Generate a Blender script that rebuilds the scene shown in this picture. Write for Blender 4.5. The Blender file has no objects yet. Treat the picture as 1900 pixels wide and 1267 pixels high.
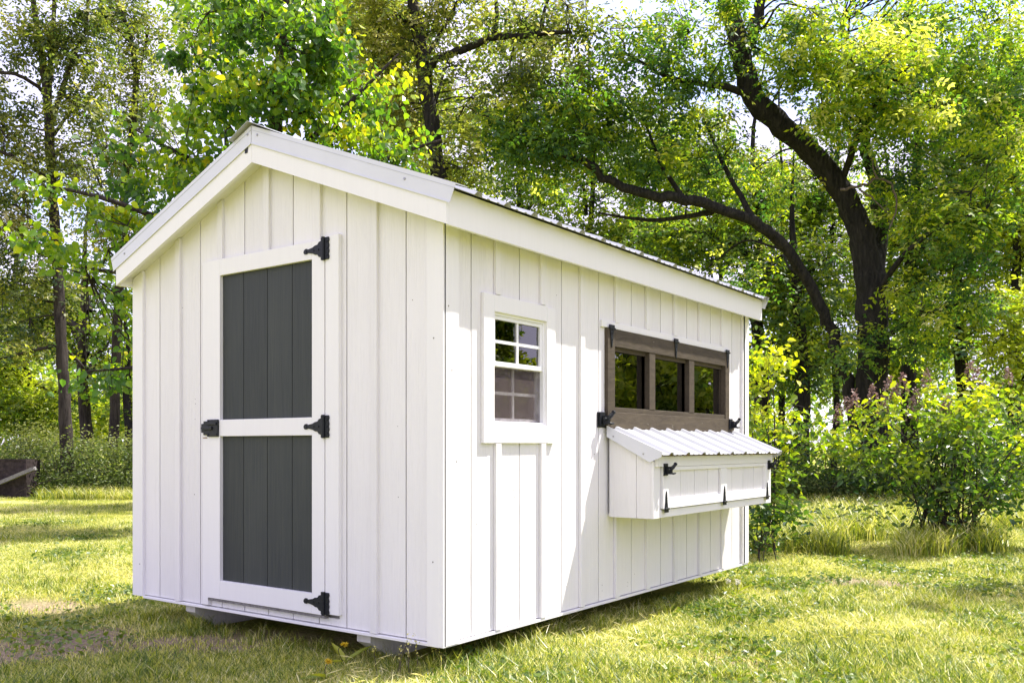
import bpy, bmesh, math, random
import numpy as np
from mathutils import Vector

# ------------------------------------------------------------------ camera, world, sun, exposure
SC = bpy.context.scene
COL = SC.collection
CAM = np.array([2.7548, -3.2650, 1.0926])
TH = math.radians(35.8385)
FPX, V0 = 1693.9, 827.8
FWD = np.array([-math.sin(TH), math.cos(TH), 0.0])
RGT = np.array([math.cos(TH), math.sin(TH), 0.0])
UPV = np.array([0.0, 0.0, 1.0])

cam_data = bpy.data.cameras.new('camera')
cam = bpy.data.objects.new('camera', cam_data)
COL.objects.link(cam)
cam.location = CAM
cam.rotation_euler = (math.pi / 2, 0, TH)
cam_data.sensor_width = 36
cam_data.lens = FPX / 1900 * 36
cam_data.shift_y = (V0 - 633.5) / 1900
cam_data.clip_start = 0.05
cam_data.clip_end = 1000
SC.camera = cam

SUN_DIR = Vector((1.0, 1.74, 3.4)).normalized()
SUN_EL = math.asin(SUN_DIR.z)
SUN_AZ = math.atan2(SUN_DIR.x, SUN_DIR.y)

world = bpy.data.worlds.new('World')
SC.world = world
world.use_nodes = True
wn, wl = world.node_tree.nodes, world.node_tree.links
wn.clear()
w_out = wn.new('ShaderNodeOutputWorld')
w_bg = wn.new('ShaderNodeBackground')
w_sky = wn.new('ShaderNodeTexSky')
w_sky.sky_type = 'NISHITA'
w_sky.sun_disc = False
w_sky.sun_elevation = SUN_EL
w_sky.sun_rotation = SUN_AZ
w_sky.air_density = 1.0
w_sky.dust_density = 0.6
w_sky.ozone_density = 2.0
w_tc = wn.new('ShaderNodeTexCoord')
w_map = wn.new('ShaderNodeMapping')
w_map.inputs['Scale'].default_value = (1.0, 1.0, 1.9)
w_map.inputs['Location'].default_value = (0.35, 0.2, 0.1)
w_noise = wn.new('ShaderNodeTexNoise')
w_noise.inputs['Scale'].default_value = 2.6
w_noise.inputs['Detail'].default_value = 7
w_noise.inputs['Roughness'].default_value = 0.55
w_ramp = wn.new('ShaderNodeValToRGB')
w_ramp.color_ramp.elements[0].position = 0.32
w_ramp.color_ramp.elements[1].position = 0.52
w_mix = wn.new('ShaderNodeMixRGB')
w_mix.inputs['Color2'].default_value = (3.75, 3.80, 4.45, 1)
w_bg.inputs['Strength'].default_value = 0.135
wl.new(w_tc.outputs['Generated'], w_map.inputs['Vector'])
wl.new(w_map.outputs['Vector'], w_noise.inputs['Vector'])
wl.new(w_noise.outputs['Fac'], w_ramp.inputs['Fac'])
wl.new(w_ramp.outputs['Color'], w_mix.inputs['Fac'])
wl.new(w_sky.outputs['Color'], w_mix.inputs['Color1'])
w_wb = wn.new('ShaderNodeMixRGB')
w_wb.blend_type = 'MULTIPLY'
w_wb.inputs['Fac'].default_value = 1
w_wb.inputs['Color2'].default_value = (1.045, 0.962, 1.09, 1)
wl.new(w_mix.outputs['Color'], w_wb.inputs['Color1'])
wl.new(w_wb.outputs['Color'], w_bg.inputs['Color'])
wl.new(w_bg.outputs['Background'], w_out.inputs['Surface'])

sun_data = bpy.data.lights.new('sun', 'SUN')
sun_data.energy = 4.0
sun_data.angle = math.radians(0.53)
sun_data.color = (1.0, 0.945, 0.86)
sun = bpy.data.objects.new('sun', sun_data)
COL.objects.link(sun)
sun.rotation_euler = SUN_DIR.to_track_quat('Z', 'Y').to_euler()
sun.location = (10, 17, 34)

SC.view_settings.view_transform = 'Standard'
SC.view_settings.look = 'None'
SC.view_settings.exposure = 1.47
SC.view_settings.gamma = 1
SC.view_settings.use_curve_mapping = False
SC.render.engine = 'CYCLES'
SC.cycles.max_bounces = 8
SC.cycles.diffuse_bounces = 4
SC.cycles.transmission_bounces = 6
SC.cycles.transparent_max_bounces = 8
SC.cycles.caustics_reflective = False
SC.cycles.caustics_refractive = False

R = np.random.default_rng(7)
random.seed(7)


def at(u, v, d):
    """world point seen at photo pixel (u, v) at depth d metres"""
    return CAM + (FWD + RGT * (u - 950) / FPX + UPV * (V0 - v) / FPX) * d


def ground(u, d, z=0.0):
    p = at(u, V0, d)
    return np.array([p[0], p[1], z])


# ------------------------------------------------------------------ materials
def new_mat(name):
    m = bpy.data.materials.new(name)
    m.use_nodes = True
    nt = m.node_tree
    nt.nodes.clear()
    out = nt.nodes.new('ShaderNodeOutputMaterial')
    return m, nt, out


def N(nt, kind, **kw):
    n = nt.nodes.new(kind)
    for k, v in kw.items():
        if k in n.inputs:
            n.inputs[k].default_value = v
        else:
            setattr(n, k, v)
    return n


def ramp(nt, stops):
    r = nt.nodes.new('ShaderNodeValToRGB')
    e = r.color_ramp.elements
    while len(e) < len(stops):
        e.new(0.5)
    for i, (p, c) in enumerate(stops):
        e[i].position = p
        e[i].color = (*c, 1) if len(c) == 3 else c
    return r


def wood_mat(name, base, dark, rough=0.55, grain=(55, 55, 2.2), bump=0.25, vary=0.05, spec=0.3, grain_mix=0.5, wear=None, edge=(0.35, 0.75)):
    """painted or weathered sawn wood: grain along the local z axis"""
    m, nt, out = new_mat(name)
    L = nt.links
    tc = N(nt, 'ShaderNodeTexCoord')
    oi = N(nt, 'ShaderNodeObjectInfo')
    add = N(nt, 'ShaderNodeVectorMath', operation='ADD')
    off = N(nt, 'ShaderNodeVectorMath', operation='SCALE')
    off.inputs[0].default_value = (3.1, 7.7, 13.3)
    L.new(oi.outputs['Random'], off.inputs['Scale'])
    L.new(tc.outputs['Object'], add.inputs[0])
    L.new(off.outputs[0], add.inputs[1])
    mp = N(nt, 'ShaderNodeMapping')
    mp.inputs['Scale'].default_value = grain
    L.new(add.outputs[0], mp.inputs['Vector'])
    n1 = N(nt, 'ShaderNodeTexNoise', Scale=1.0, Detail=5.0, Roughness=0.65, Distortion=0.9)
    L.new(mp.outputs[0], n1.inputs['Vector'])
    n2 = N(nt, 'ShaderNodeTexNoise', Scale=1.7, Detail=5.0, Roughness=0.6)
    L.new(add.outputs[0], n2.inputs['Vector'])
    mixc = N(nt, 'ShaderNodeMixRGB')
    mixc.inputs['Color1'].default_value = (*base, 1)
    mixc.inputs['Color2'].default_value = (*dark, 1)
    rm = ramp(nt, [(edge[0], (0, 0, 0)), (edge[1], (1, 1, 1))])
    L.new(n1.outputs['Fac'], rm.inputs['Fac'])
    mul = N(nt, 'ShaderNodeMath', operation='MULTIPLY')
    L.new(rm.outputs['Color'], mul.inputs[0])
    mul.inputs[1].default_value = grain_mix
    n2r = ramp(nt, [(0.45, (0, 0, 0)), (0.8, (1, 1, 1))])
    L.new(n2.outputs['Fac'], n2r.inputs['Fac'])
    mx = N(nt, 'ShaderNodeMath', operation='MULTIPLY_ADD')
    L.new(n2r.outputs['Color'], mx.inputs[0])
    mx.inputs[1].default_value = grain_mix * 0.5
    L.new(mul.outputs[0], mx.inputs[2])
    mx.use_clamp = True
    L.new(mx.outputs[0], mixc.inputs['Fac'])
    hsv = N(nt, 'ShaderNodeHueSaturation')
    mr = N(nt, 'ShaderNodeMapRange')
    mr.inputs['To Min'].default_value = 1 - vary
    mr.inputs['To Max'].default_value = 1 + vary
    L.new(oi.outputs['Random'], mr.inputs['Value'])
    L.new(mr.outputs[0], hsv.inputs['Value'])
    L.new(mixc.outputs[0], hsv.inputs['Color'])
    colour = hsv.outputs[0]
    if wear:
        n3 = N(nt, 'ShaderNodeTexNoise', Scale=wear[1], Detail=6.0, Roughness=0.7)
        L.new(add.outputs[0], n3.inputs['Vector'])
        r3 = ramp(nt, [(wear[2], (0, 0, 0)), (wear[2] + 0.05, (1, 1, 1))])
        L.new(n3.outputs['Fac'], r3.inputs['Fac'])
        mw = N(nt, 'ShaderNodeMixRGB')
        mw.inputs['Color2'].default_value = (*wear[0], 1)
        L.new(r3.outputs['Color'], mw.inputs['Fac'])
        L.new(colour, mw.inputs['Color1'])
        colour = mw.outputs[0]
    b = N(nt, 'ShaderNodeBump', Strength=bump, Distance=0.004)
    L.new(n1.outputs['Fac'], b.inputs['Height'])
    p = N(nt, 'ShaderNodeBsdfPrincipled')
    p.inputs['Roughness'].default_value = rough
    p.inputs['Specular IOR Level'].default_value = spec
    L.new(colour, p.inputs['Base Color'])
    L.new(b.outputs[0], p.inputs['Normal'])
    L.new(p.outputs[0], out.inputs['Surface'])
    return m


def plain_mat(name, col, rough=0.5, metal=0.0, spec=0.4, noise=0.15, scale=12.0, bump=0.0):
    m, nt, out = new_mat(name)
    L = nt.links
    tc = N(nt, 'ShaderNodeTexCoord')
    n1 = N(nt, 'ShaderNodeTexNoise', Scale=scale, Detail=6.0, Roughness=0.6)
    L.new(tc.outputs['Object'], n1.inputs['Vector'])
    r = ramp(nt, [(0.3, tuple(c * (1 - noise) for c in col)), (0.7, tuple(min(1, c * (1 + noise)) for c in col))])
    L.new(n1.outputs['Fac'], r.inputs['Fac'])
    p = N(nt, 'ShaderNodeBsdfPrincipled')
    p.inputs['Roughness'].default_value = rough
    p.inputs['Metallic'].default_value = metal
    p.inputs['Specular IOR Level'].default_value = spec
    L.new(r.outputs[0], p.inputs['Base Color'])
    if bump:
        b = N(nt, 'ShaderNodeBump', Strength=bump, Distance=0.004)
        L.new(n1.outputs['Fac'], b.inputs['Height'])
        L.new(b.outputs[0], p.inputs['Normal'])
    L.new(p.outputs[0], out.inputs['Surface'])
    return m


def leaf_mat(name, stops, trans=(1.5, 1.55, 0.5), mix=0.42, rough=0.45, spec=0.35, patch=None):
    """thin leaf: reflects and lets light through; 'tint' picks the leaf's own colour"""
    m, nt, out = new_mat(name)
    L = nt.links
    a = N(nt, 'ShaderNodeAttribute', attribute_name='tint')
    r = ramp(nt, stops)
    fac = a.outputs['Fac']
    if patch:
        oi = N(nt, 'ShaderNodeObjectInfo')
        n = N(nt, 'ShaderNodeTexNoise', Scale=patch[0], Detail=4.0, Roughness=0.6)
        L.new(oi.outputs['Location'], n.inputs['Vector'])
        ma = N(nt, 'ShaderNodeMath', operation='MULTIPLY_ADD')
        sub = N(nt, 'ShaderNodeMath', operation='SUBTRACT')
        L.new(n.outputs['Fac'], sub.inputs[0])
        sub.inputs[1].default_value = 0.5
        L.new(sub.outputs[0], ma.inputs[0])
        ma.inputs[1].default_value = patch[1]
        L.new(a.outputs['Fac'], ma.inputs[2])
        ma.use_clamp = True
        fac = ma.outputs[0]
    L.new(fac, r.inputs['Fac'])
    p = N(nt, 'ShaderNodeBsdfPrincipled')
    p.inputs['Roughness'].default_value = rough
    p.inputs['Specular IOR Level'].default_value = spec
    L.new(r.outputs[0], p.inputs['Base Color'])
    t = N(nt, 'ShaderNodeBsdfTranslucent')
    mulc = N(nt, 'ShaderNodeMixRGB', blend_type='MULTIPLY')
    mulc.inputs['Fac'].default_value = 1
    mulc.inputs['Color2'].default_value = (*trans, 1)
    L.new(r.outputs[0], mulc.inputs['Color1'])
    L.new(mulc.outputs[0], t.inputs['Color'])
    mx = N(nt, 'ShaderNodeMixShader')
    mx.inputs[0].default_value = mix
    L.new(p.outputs[0], mx.inputs[1])
    L.new(t.outputs[0], mx.inputs[2])
    L.new(mx.outputs[0], out.inputs['Surface'])
    return m


def bark_mat(name, c1, c2):
    m, nt, out = new_mat(name)
    L = nt.links
    tc = N(nt, 'ShaderNodeTexCoord')
    mp = N(nt, 'ShaderNodeMapping')
    mp.inputs['Scale'].default_value = (9, 9, 1.6)
    L.new(tc.outputs['Object'], mp.inputs['Vector'])
    n1 = N(nt, 'ShaderNodeTexNoise', Scale=1.6, Detail=8.0, Roughness=0.7, Distortion=0.8)
    L.new(mp.outputs[0], n1.inputs['Vector'])
    r = ramp(nt, [(0.35, c1), (0.65, c2)])
    L.new(n1.outputs['Fac'], r.inputs['Fac'])
    b = N(nt, 'ShaderNodeBump', Strength=0.9, Distance=0.05)
    L.new(n1.outputs['Fac'], b.inputs['Height'])
    p = N(nt, 'ShaderNodeBsdfPrincipled')
    p.inputs['Roughness'].default_value = 0.9
    p.inputs['Specular IOR Level'].default_value = 0.15
    L.new(r.outputs[0], p.inputs['Base Color'])
    L.new(b.outputs[0], p.inputs['Normal'])
    L.new(p.outputs[0], out.inputs['Surface'])
    return m


def glass_mat(name, tint=(0.9, 0.95, 0.93), rough=0.0, boost=0.06):
    m, nt, out = new_mat(name)
    L = nt.links
    tr = N(nt, 'ShaderNodeBsdfTransparent')
    tr.inputs['Color'].default_value = (*tint, 1)
    gl = N(nt, 'ShaderNodeBsdfGlossy')
    gl.inputs['Roughness'].default_value = rough
    fr = N(nt, 'ShaderNodeFresnel')
    fr.inputs['IOR'].default_value = 1.52
    ad = N(nt, 'ShaderNodeMath', operation='MULTIPLY_ADD')
    L.new(fr.outputs[0], ad.inputs[0])
    ad.inputs[1].default_value = 1.6
    ad.inputs[2].default_value = boost
    ad.use_clamp = True
    mx = N(nt, 'ShaderNodeMixShader')
    L.new(ad.outputs[0], mx.inputs[0])
    L.new(tr.outputs[0], mx.inputs[1])
    L.new(gl.outputs[0], mx.inputs[2])
    L.new(mx.outputs[0], out.inputs['Surface'])
    return m


M = {}
M['white'] = wood_mat('white_paint_wood', (0.775, 0.76, 0.765), (0.50, 0.485, 0.48), bump=0.9, vary=0.03, grain_mix=0.24, grain=(70, 70, 3.5), edge=(0.50, 0.82))
M['trim'] = wood_mat('white_trim_paint', (0.80, 0.79, 0.795), (0.71, 0.70, 0.70), bump=0.2, vary=0.015, grain_mix=0.25)
M['soffit'] = wood_mat('white_soffit_paint', (0.80, 0.79, 0.76), (0.72, 0.71, 0.68), bump=0.1, vary=0.02)
M['door'] = wood_mat('charcoal_door_paint', (0.038, 0.044, 0.046), (0.056, 0.062, 0.058), bump=0.6, vary=0.12, rough=0.6, spec=0.25, grain_mix=0.9)
M['frame'] = wood_mat('grey_brown_stain', (0.088, 0.069, 0.046), (0.044, 0.034, 0.024), bump=0.6, vary=0.10, rough=0.7, grain_mix=0.9,
                      grain=(30, 6, 30), wear=((0.55, 0.52, 0.48), 11.0, 0.68))
M['inner'] = wood_mat('raw_brown_wood', (0.30, 0.19, 0.10), (0.17, 0.10, 0.05), bump=0.2, vary=0.1, rough=0.8, grain_mix=0.7)
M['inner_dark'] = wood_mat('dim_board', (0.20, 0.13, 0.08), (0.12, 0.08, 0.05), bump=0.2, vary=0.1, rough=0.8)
M['board_raw'] = wood_mat('primed_backing', (0.22, 0.21, 0.21), (0.14, 0.13, 0.13), bump=0.1, vary=0.02)
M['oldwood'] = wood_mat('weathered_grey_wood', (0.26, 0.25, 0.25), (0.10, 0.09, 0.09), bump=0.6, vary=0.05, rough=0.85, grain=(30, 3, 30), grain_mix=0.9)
M['skid'] = wood_mat('treated_skid_wood', (0.60, 0.58, 0.56), (0.40, 0.38, 0.36), bump=0.4, vary=0.05, rough=0.8)
M['metal'] = plain_mat('white_ribbed_metal', (0.37, 0.38, 0.40), rough=0.32, spec=0.5, noise=0.02, scale=5)
M['flash'] = plain_mat('pale_grey_flashing', (0.62, 0.63, 0.68), rough=0.30, spec=0.5, noise=0.03, scale=5)
M['black'] = plain_mat('black_hardware', (0.008, 0.010, 0.014), rough=0.5, spec=0.3, noise=0.4, scale=90, bump=0.5)
M['vinyl'] = plain_mat('white_vinyl', (0.82, 0.82, 0.84), rough=0.35, spec=0.45, noise=0.02)
M['rust'] = plain_mat('dark_rusty_steel', (0.035, 0.026, 0.026), rough=0.8, spec=0.2, noise=0.6, scale=14, bump=0.6)
M['wire'] = plain_mat('grey_wire', (0.30, 0.30, 0.29), rough=0.4, metal=0.7, spec=0.5)
M['screen'] = None
M['screw'] = plain_mat('screw_zinc', (0.35, 0.35, 0.36), rough=0.4, metal=0.6)
M['nail'] = plain_mat('nail_specks', (0.16, 0.14, 0.13), rough=0.8)
M['glass'] = glass_mat('window_glass')
M['glass_dusty'] = glass_mat('dusty_glass', tint=(0.80, 0.86, 0.82), rough=0.008, boost=0.20)
M['bark_dark'] = bark_mat('dark_locust_bark', (0.009, 0.009, 0.009), (0.042, 0.038, 0.033))
M['bark_mid'] = bark_mat('grey_brown_bark', (0.020, 0.016, 0.015), (0.072, 0.060, 0.054))
M['bark_pale'] = bark_mat('pale_bark', (0.06, 0.048, 0.036), (0.19, 0.15, 0.115))
M['leaf_locust'] = leaf_mat('locust_leaf', [(0.0, (0.026, 0.066, 0.032)), (0.38, (0.082, 0.160, 0.034)), (0.68, (0.23, 0.300, 0.030)), (0.90, (0.50, 0.485, 0.030)), (1.0, (0.58, 0.54, 0.24))],
                            trans=(1.75, 2.0, 0.55), mix=0.5)
M['leaf_dry'] = leaf_mat('locust_leaf_olive', [(0.0, (0.034, 0.060, 0.032)), (0.42, (0.124, 0.152, 0.042)), (0.76, (0.28, 0.275, 0.055)), (1.0, (0.44, 0.38, 0.25))],
                         trans=(1.7, 1.9, 0.65), mix=0.48)
M['leaf_poplar'] = leaf_mat('poplar_leaf', [(0.0, (0.028, 0.075, 0.030)), (0.40, (0.090, 0.172, 0.032)), (0.72, (0.235, 0.315, 0.024)), (0.985, (0.44, 0.44, 0.022)), (1.0, (0.52, 0.42, 0.03))],
                            trans=(1.65, 2.0, 0.5), mix=0.5, rough=0.32, spec=0.5)
M['leaf_lilac'] = leaf_mat('lilac_leaf', [(0.0, (0.028, 0.068, 0.026)), (0.42, (0.105, 0.168, 0.028)), (0.72, (0.27, 0.315, 0.022)), (1.0, (0.50, 0.47, 0.022))],
                           trans=(1.6, 1.9, 0.45), mix=0.46, rough=0.30, spec=0.5)
M['leaf_back'] = leaf_mat('far_leaf', [(0.0, (0.030, 0.066, 0.034)), (0.42, (0.104, 0.170, 0.042)), (1.0, (0.38, 0.39, 0.042))],
                          trans=(1.75, 2.0, 0.55), mix=0.5)
M['flower'] = leaf_mat('faded_lilac_flower', [(0.0, (0.15, 0.085, 0.075)), (1.0, (0.36, 0.26, 0.23))], trans=(1.2, 1.0, 1.0), mix=0.3)
M['yellow'] = leaf_mat('dandelion_yellow', [(0.0, (0.55, 0.40, 0.02)), (1.0, (0.75, 0.60, 0.04))], trans=(1.2, 1.0, 0.6), mix=0.3)
M['puff'] = leaf_mat('seed_head_white', [(0.0, (0.55, 0.53, 0.48)), (1.0, (0.8, 0.78, 0.74))], trans=(1.0, 1.0, 1.0), mix=0.4)
M['grass'] = leaf_mat('grass_blade', [(0.0, (0.062, 0.118, 0.020)), (0.33, (0.195, 0.262, 0.024)), (0.58, (0.42, 0.44, 0.040)), (0.78, (0.64, 0.60, 0.17)), (1.0, (0.82, 0.75, 0.50))],
                      trans=(1.4, 1.45, 0.5), mix=0.38, rough=0.38, spec=0.5, patch=(0.9, 1.25))
M['weed'] = leaf_mat('soft_weed', [(0.0, (0.050, 0.085, 0.030)), (0.5, (0.110, 0.150, 0.036)), (1.0, (0.25, 0.26, 0.08))],
                     trans=(1.4, 1.5, 0.7), mix=0.4, patch=(0.7, 0.5))


def ground_mat():
    m, nt, out = new_mat('lawn_soil')
    L = nt.links
    tc = N(nt, 'ShaderNodeTexCoord')
    n1 = N(nt, 'ShaderNodeTexNoise', Scale=0.8, Detail=6.0, Roughness=0.65)
    n2 = N(nt, 'ShaderNodeTexNoise', Scale=40.0, Detail=6.0, Roughness=0.7)
    L.new(tc.outputs['Object'], n1.inputs['Vector'])
    L.new(tc.outputs['Object'], n2.inputs['Vector'])
    r1 = ramp(nt, [(0.38, (0.15, 0.20, 0.026)), (0.52, (0.32, 0.33, 0.065)), (0.66, (0.56, 0.49, 0.27))])
    r2 = ramp(nt, [(0.3, (0.45, 0.45, 0.42)), (0.7, (1.25, 1.2, 1.15))])
    L.new(n1.outputs['Fac'], r1.inputs['Fac'])
    L.new(n2.outputs['Fac'], r2.inputs['Fac'])
    mx = N(nt, 'ShaderNodeMixRGB', blend_type='MULTIPLY')
    mx.inputs['Fac'].default_value = 1
    L.new(r1.outputs[0], mx.inputs['Color1'])
    L.new(r2.outputs[0], mx.inputs['Color2'])
    # bare soil where the attribute says so
    at_ = N(nt, 'ShaderNodeAttribute', attribute_name='bare')
    soil = ramp(nt, [(0.3, (0.15, 0.105, 0.072)), (0.7, (0.40, 0.31, 0.225))])
    L.new(n2.outputs['Fac'], soil.inputs['Fac'])
    m2 = N(nt, 'ShaderNodeMixRGB')
    L.new(at_.outputs['Fac'], m2.inputs['Fac'])
    L.new(mx.outputs[0], m2.inputs['Color1'])
    L.new(soil.outputs[0], m2.inputs['Color2'])
    b = N(nt, 'ShaderNodeBump', Strength=0.8, Distance=0.02)
    L.new(n2.outputs['Fac'], b.inputs['Height'])
    p = N(nt, 'ShaderNodeBsdfPrincipled')
    p.inputs['Roughness'].default_value = 0.95
    p.inputs['Specular IOR Level'].default_value = 0.1
    L.new(m2.outputs[0], p.inputs['Base Color'])
    L.new(b.outputs[0], p.inputs['Normal'])
    L.new(p.outputs[0], out.inputs['Surface'])
    return m


M['ground'] = ground_mat()

# ------------------------------------------------------------------ object helpers
WLOC = {}


def tag(o, label=None, cat=None, group=None, kind=None):
    for k, v in (('label', label), ('category', cat), ('group', group), ('kind', kind)):
        if v:
            o[k] = v
    return o


def empty(name, loc, label, cat, group=None):
    o = bpy.data.objects.new(name, None)
    o.empty_display_size = 0.2
    COL.objects.link(o)
    o.location = loc
    WLOC[o.name] = np.array(loc, float)
    return tag(o, label, cat, group)


class MB:
    """collects plain polygons in world coordinates"""

    def __init__(self):
        self.v, self.f = [], []

    def add(self, vs, fs):
        b = len(self.v)
        self.v += [tuple(map(float, p)) for p in vs]
        self.f += [tuple(b + i for i in f) for f in fs]
        return self

    def box(self, x0, x1, y0, y1, z0, z1, ch=0.0):
        if x1 < x0: x0, x1 = x1, x0
        if y1 < y0: y0, y1 = y1, y0
        if z1 < z0: z0, z1 = z1, z0
        if ch <= 0:
            vs = [(x, y, z) for z in (z0, z1) for y in (y0, y1) for x in (x0, x1)]
            return self.add(vs, [(0, 2, 3, 1), (4, 5, 7, 6), (0, 1, 5, 4), (2, 6, 7, 3), (0, 4, 6, 2), (1, 3, 7, 5)])
        bm = bmesh.new()
        bmesh.ops.create_cube(bm, size=1)
        for w in bm.verts:
            w.co = Vector(((x0 + x1) / 2 + w.co.x * (x1 - x0), (y0 + y1) / 2 + w.co.y * (y1 - y0), (z0 + z1) / 2 + w.co.z * (z1 - z0)))
        bmesh.ops.bevel(bm, geom=bm.edges[:], offset=ch, segments=1, affect='EDGES')
        bm.verts.index_update()
        self.add([w.co[:] for w in bm.verts], [[w.index for w in f.verts] for f in bm.faces])
        bm.free()
        return self

    def prism(self, poly, axis, a, b):
        """poly: 2-D outline (other two axes in x, y, z order), pulled from a to b along axis"""
        n = len(poly)

        def mk(p, w):
            if axis == 0: return (w, p[0], p[1])
            if axis == 1: return (p[0], w, p[1])
            return (p[0], p[1], w)
        vs = [mk(p, a) for p in poly] + [mk(p, b) for p in poly]
        fs = [tuple(range(n))[::-1], tuple(range(n, 2 * n))]
        fs += [(i, (i + 1) % n, n + (i + 1) % n, n + i) for i in range(n)]
        return self.add(vs, fs)

    def tube(self, pts, rads, n=6, cap=True):
        v, f = tube_arrays(np.array(pts, float), np.array(rads, float), n)
        b = len(v)
        fs = [tuple(q) for q in f]
        if cap:
            fs.append(tuple(range(n))[::-1])
            fs.append(tuple(range(b - n, b)))
        return self.add(v, fs)

    def disc(self, c, nrm, r, h, n=8):
        c = np.array(c, float)
        nrm = np.array(nrm, float)
        return self.tube([c, c + nrm * h], [r, r], n)

    def build(self, name, mat, parent=None, smooth=False, fix=True):
        me = bpy.data.meshes.new(name)
        off = wloc(parent)
        org = off
        if parent is None:
            org = np.zeros(3)
        me.from_pydata([tuple(np.array(p) - org) for p in self.v], [], self.f)
        if fix:
            bm = bmesh.new()
            bm.from_mesh(me)
            bmesh.ops.recalc_face_normals(bm, faces=bm.faces[:])
            bm.to_mesh(me)
            bm.free()
        if smooth:
            me.polygons.foreach_set('use_smooth', [True] * len(me.polygons))
        me.materials.append(mat)
        o = bpy.data.objects.new(name, me)
        COL.objects.link(o)
        if parent is not None:
            o.parent = parent
        WLOC[o.name] = org
        return o


def wloc(o):
    return WLOC[o.name] if o is not None else np.zeros(3)


def np_mesh(name, v, faces, mat, parent=None, tint=None, smooth=False, k=None):
    """fast mesh from arrays; faces is (n, k)"""
    org = wloc(parent)
    v = np.asarray(v, np.float32) - org.astype(np.float32)
    faces = np.asarray(faces, np.int32)
    n, k = faces.shape
    me = bpy.data.meshes.new(name)
    me.vertices.add(len(v))
    me.vertices.foreach_set('co', v.ravel())
    me.loops.add(n * k)
    me.loops.foreach_set('vertex_index', faces.ravel())
    me.polygons.add(n)
    me.polygons.foreach_set('loop_start', np.arange(0, n * k, k, dtype=np.int32))
    me.polygons.foreach_set('loop_total', np.full(n, k, np.int32))
    if tint is not None:
        a = me.attributes.new('tint', 'FLOAT', 'FACE')
        a.data.foreach_set('value', np.asarray(tint, np.float32))
    if smooth:
        me.polygons.foreach_set('use_smooth', np.ones(n, bool))
    me.update(calc_edges=True)
    me.validate()
    me.materials.append(mat)
    o = bpy.data.objects.new(name, me)
    COL.objects.link(o)
    if parent is not None:
        o.parent = parent
    WLOC[o.name] = org
    return o


def tube_arrays(p, r, n=6, rough=0.0, rng=None):
    m = len(p)
    t = np.gradient(p, axis=0)
    t /= np.linalg.norm(t, axis=1)[:, None] + 1e-9
    a = np.cross(t[0], [0.31, 0.77, 0.55])
    a /= np.linalg.norm(a) + 1e-9
    A = np.zeros((m, 3))
    for i in range(m):
        a = a - t[i] * (a @ t[i])
        a /= np.linalg.norm(a) + 1e-9
        A[i] = a
    B = np.cross(t, A)
    ang = np.arange(n) * 2 * np.pi / n
    rr = np.repeat(r[:, None], n, 1)
    if rough:
        rr = rr * (1 + rough * rng.normal(size=rr.shape))
    ring = A[:, None, :] * np.cos(ang)[None, :, None] + B[:, None, :] * np.sin(ang)[None, :, None]
    v = (p[:, None, :] + ring * rr[:, :, None]).reshape(-1, 3)
    i = np.arange(m - 1)[:, None] * n
    j = np.arange(n)[None, :]
    f = np.stack([i + j, i + (j + 1) % n, i + n + (j + 1) % n, i + n + j], -1).reshape(-1, 4)
    return v, f


def spline(pts, k=6):
    """Catmull-Rom through the rows of pts (any width)"""
    P = np.asarray(pts, float)
    P = np.vstack([2 * P[0] - P[1], P, 2 * P[-1] - P[-2]])
    out = []
    for i in range(1, len(P) - 2):
        for s in np.arange(k) / k:
            a, b, c, d = P[i - 1], P[i], P[i + 1], P[i + 2]
            out.append(0.5 * ((2 * b) + (c - a) * s + (2 * a - 5 * b + 4 * c - d) * s * s + (3 * b - a - 3 * c + d) * s ** 3))
    out.append(P[-2])
    return np.array(out)


# ------------------------------------------------------------------ ground
BARE = [(-2.35, -0.75, 0.95, 0.45), (-1.55, -0.22, 0.65, 0.25), (0.75, 4.35, 0.7, 0.22), (2.05, -0.15, 0.5, 0.12), (-3.6, -0.1, 0.8, 0.25), (-3.9, 1.7, 0.9, 0.25), (0.95, 1.1, 0.35, 0.12)]


def bare_at(x, y):
    b = np.zeros_like(x)
    for (cx, cy, rx, ry) in BARE:
        dx, dy = x - cx, y - cy
        a = dx * RGT[0] + dy * RGT[1]
        c = dx * FWD[0] + dy * FWD[1]
        b = np.maximum(b, np.clip(1.25 - ((a / rx) ** 2 + (c / (ry * 2)) ** 2), 0, 1))
    return b


def gz(x, y):
    """height of the lawn: nearly flat, small undulation, rising slightly to the wood"""
    return 0.018 * np.sin(x * 0.9 + 1.3) * np.cos(y * 0.7) + 0.012 * np.sin(x * 2.3 + y * 1.7)


def build_ground():
    nx, ny = 150, 150
    sx = np.sign(np.linspace(-1, 1, nx)) * np.abs(np.linspace(-1, 1, nx)) ** 2.6 * 300
    sy = np.sign(np.linspace(-1, 1, ny)) * np.abs(np.linspace(-1, 1, ny)) ** 2.6 * 300
    X, Y = np.meshgrid(sx, sy + 1.0, indexing='ij')
    Z = gz(X, Y)
    v = np.stack([X, Y, Z], -1).reshape(-1, 3)
    i, j = np.meshgrid(np.arange(nx - 1), np.arange(ny - 1), indexing='ij')
    b = (i * ny + j)
    f = np.stack([b, b + ny, b + ny + 1, b + 1], -1).reshape(-1, 4)
    o = np_mesh('ground', v, f, M['ground'], smooth=True)
    a = o.data.attributes.new('bare', 'FLOAT', 'POINT')
    a.data.foreach_set('value', bare_at(v[:, 0], v[:, 1]).astype(np.float32))
    tag(o, 'grassy ground of the clearing under and round the white shed', kind='structure')


build_ground()

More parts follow.
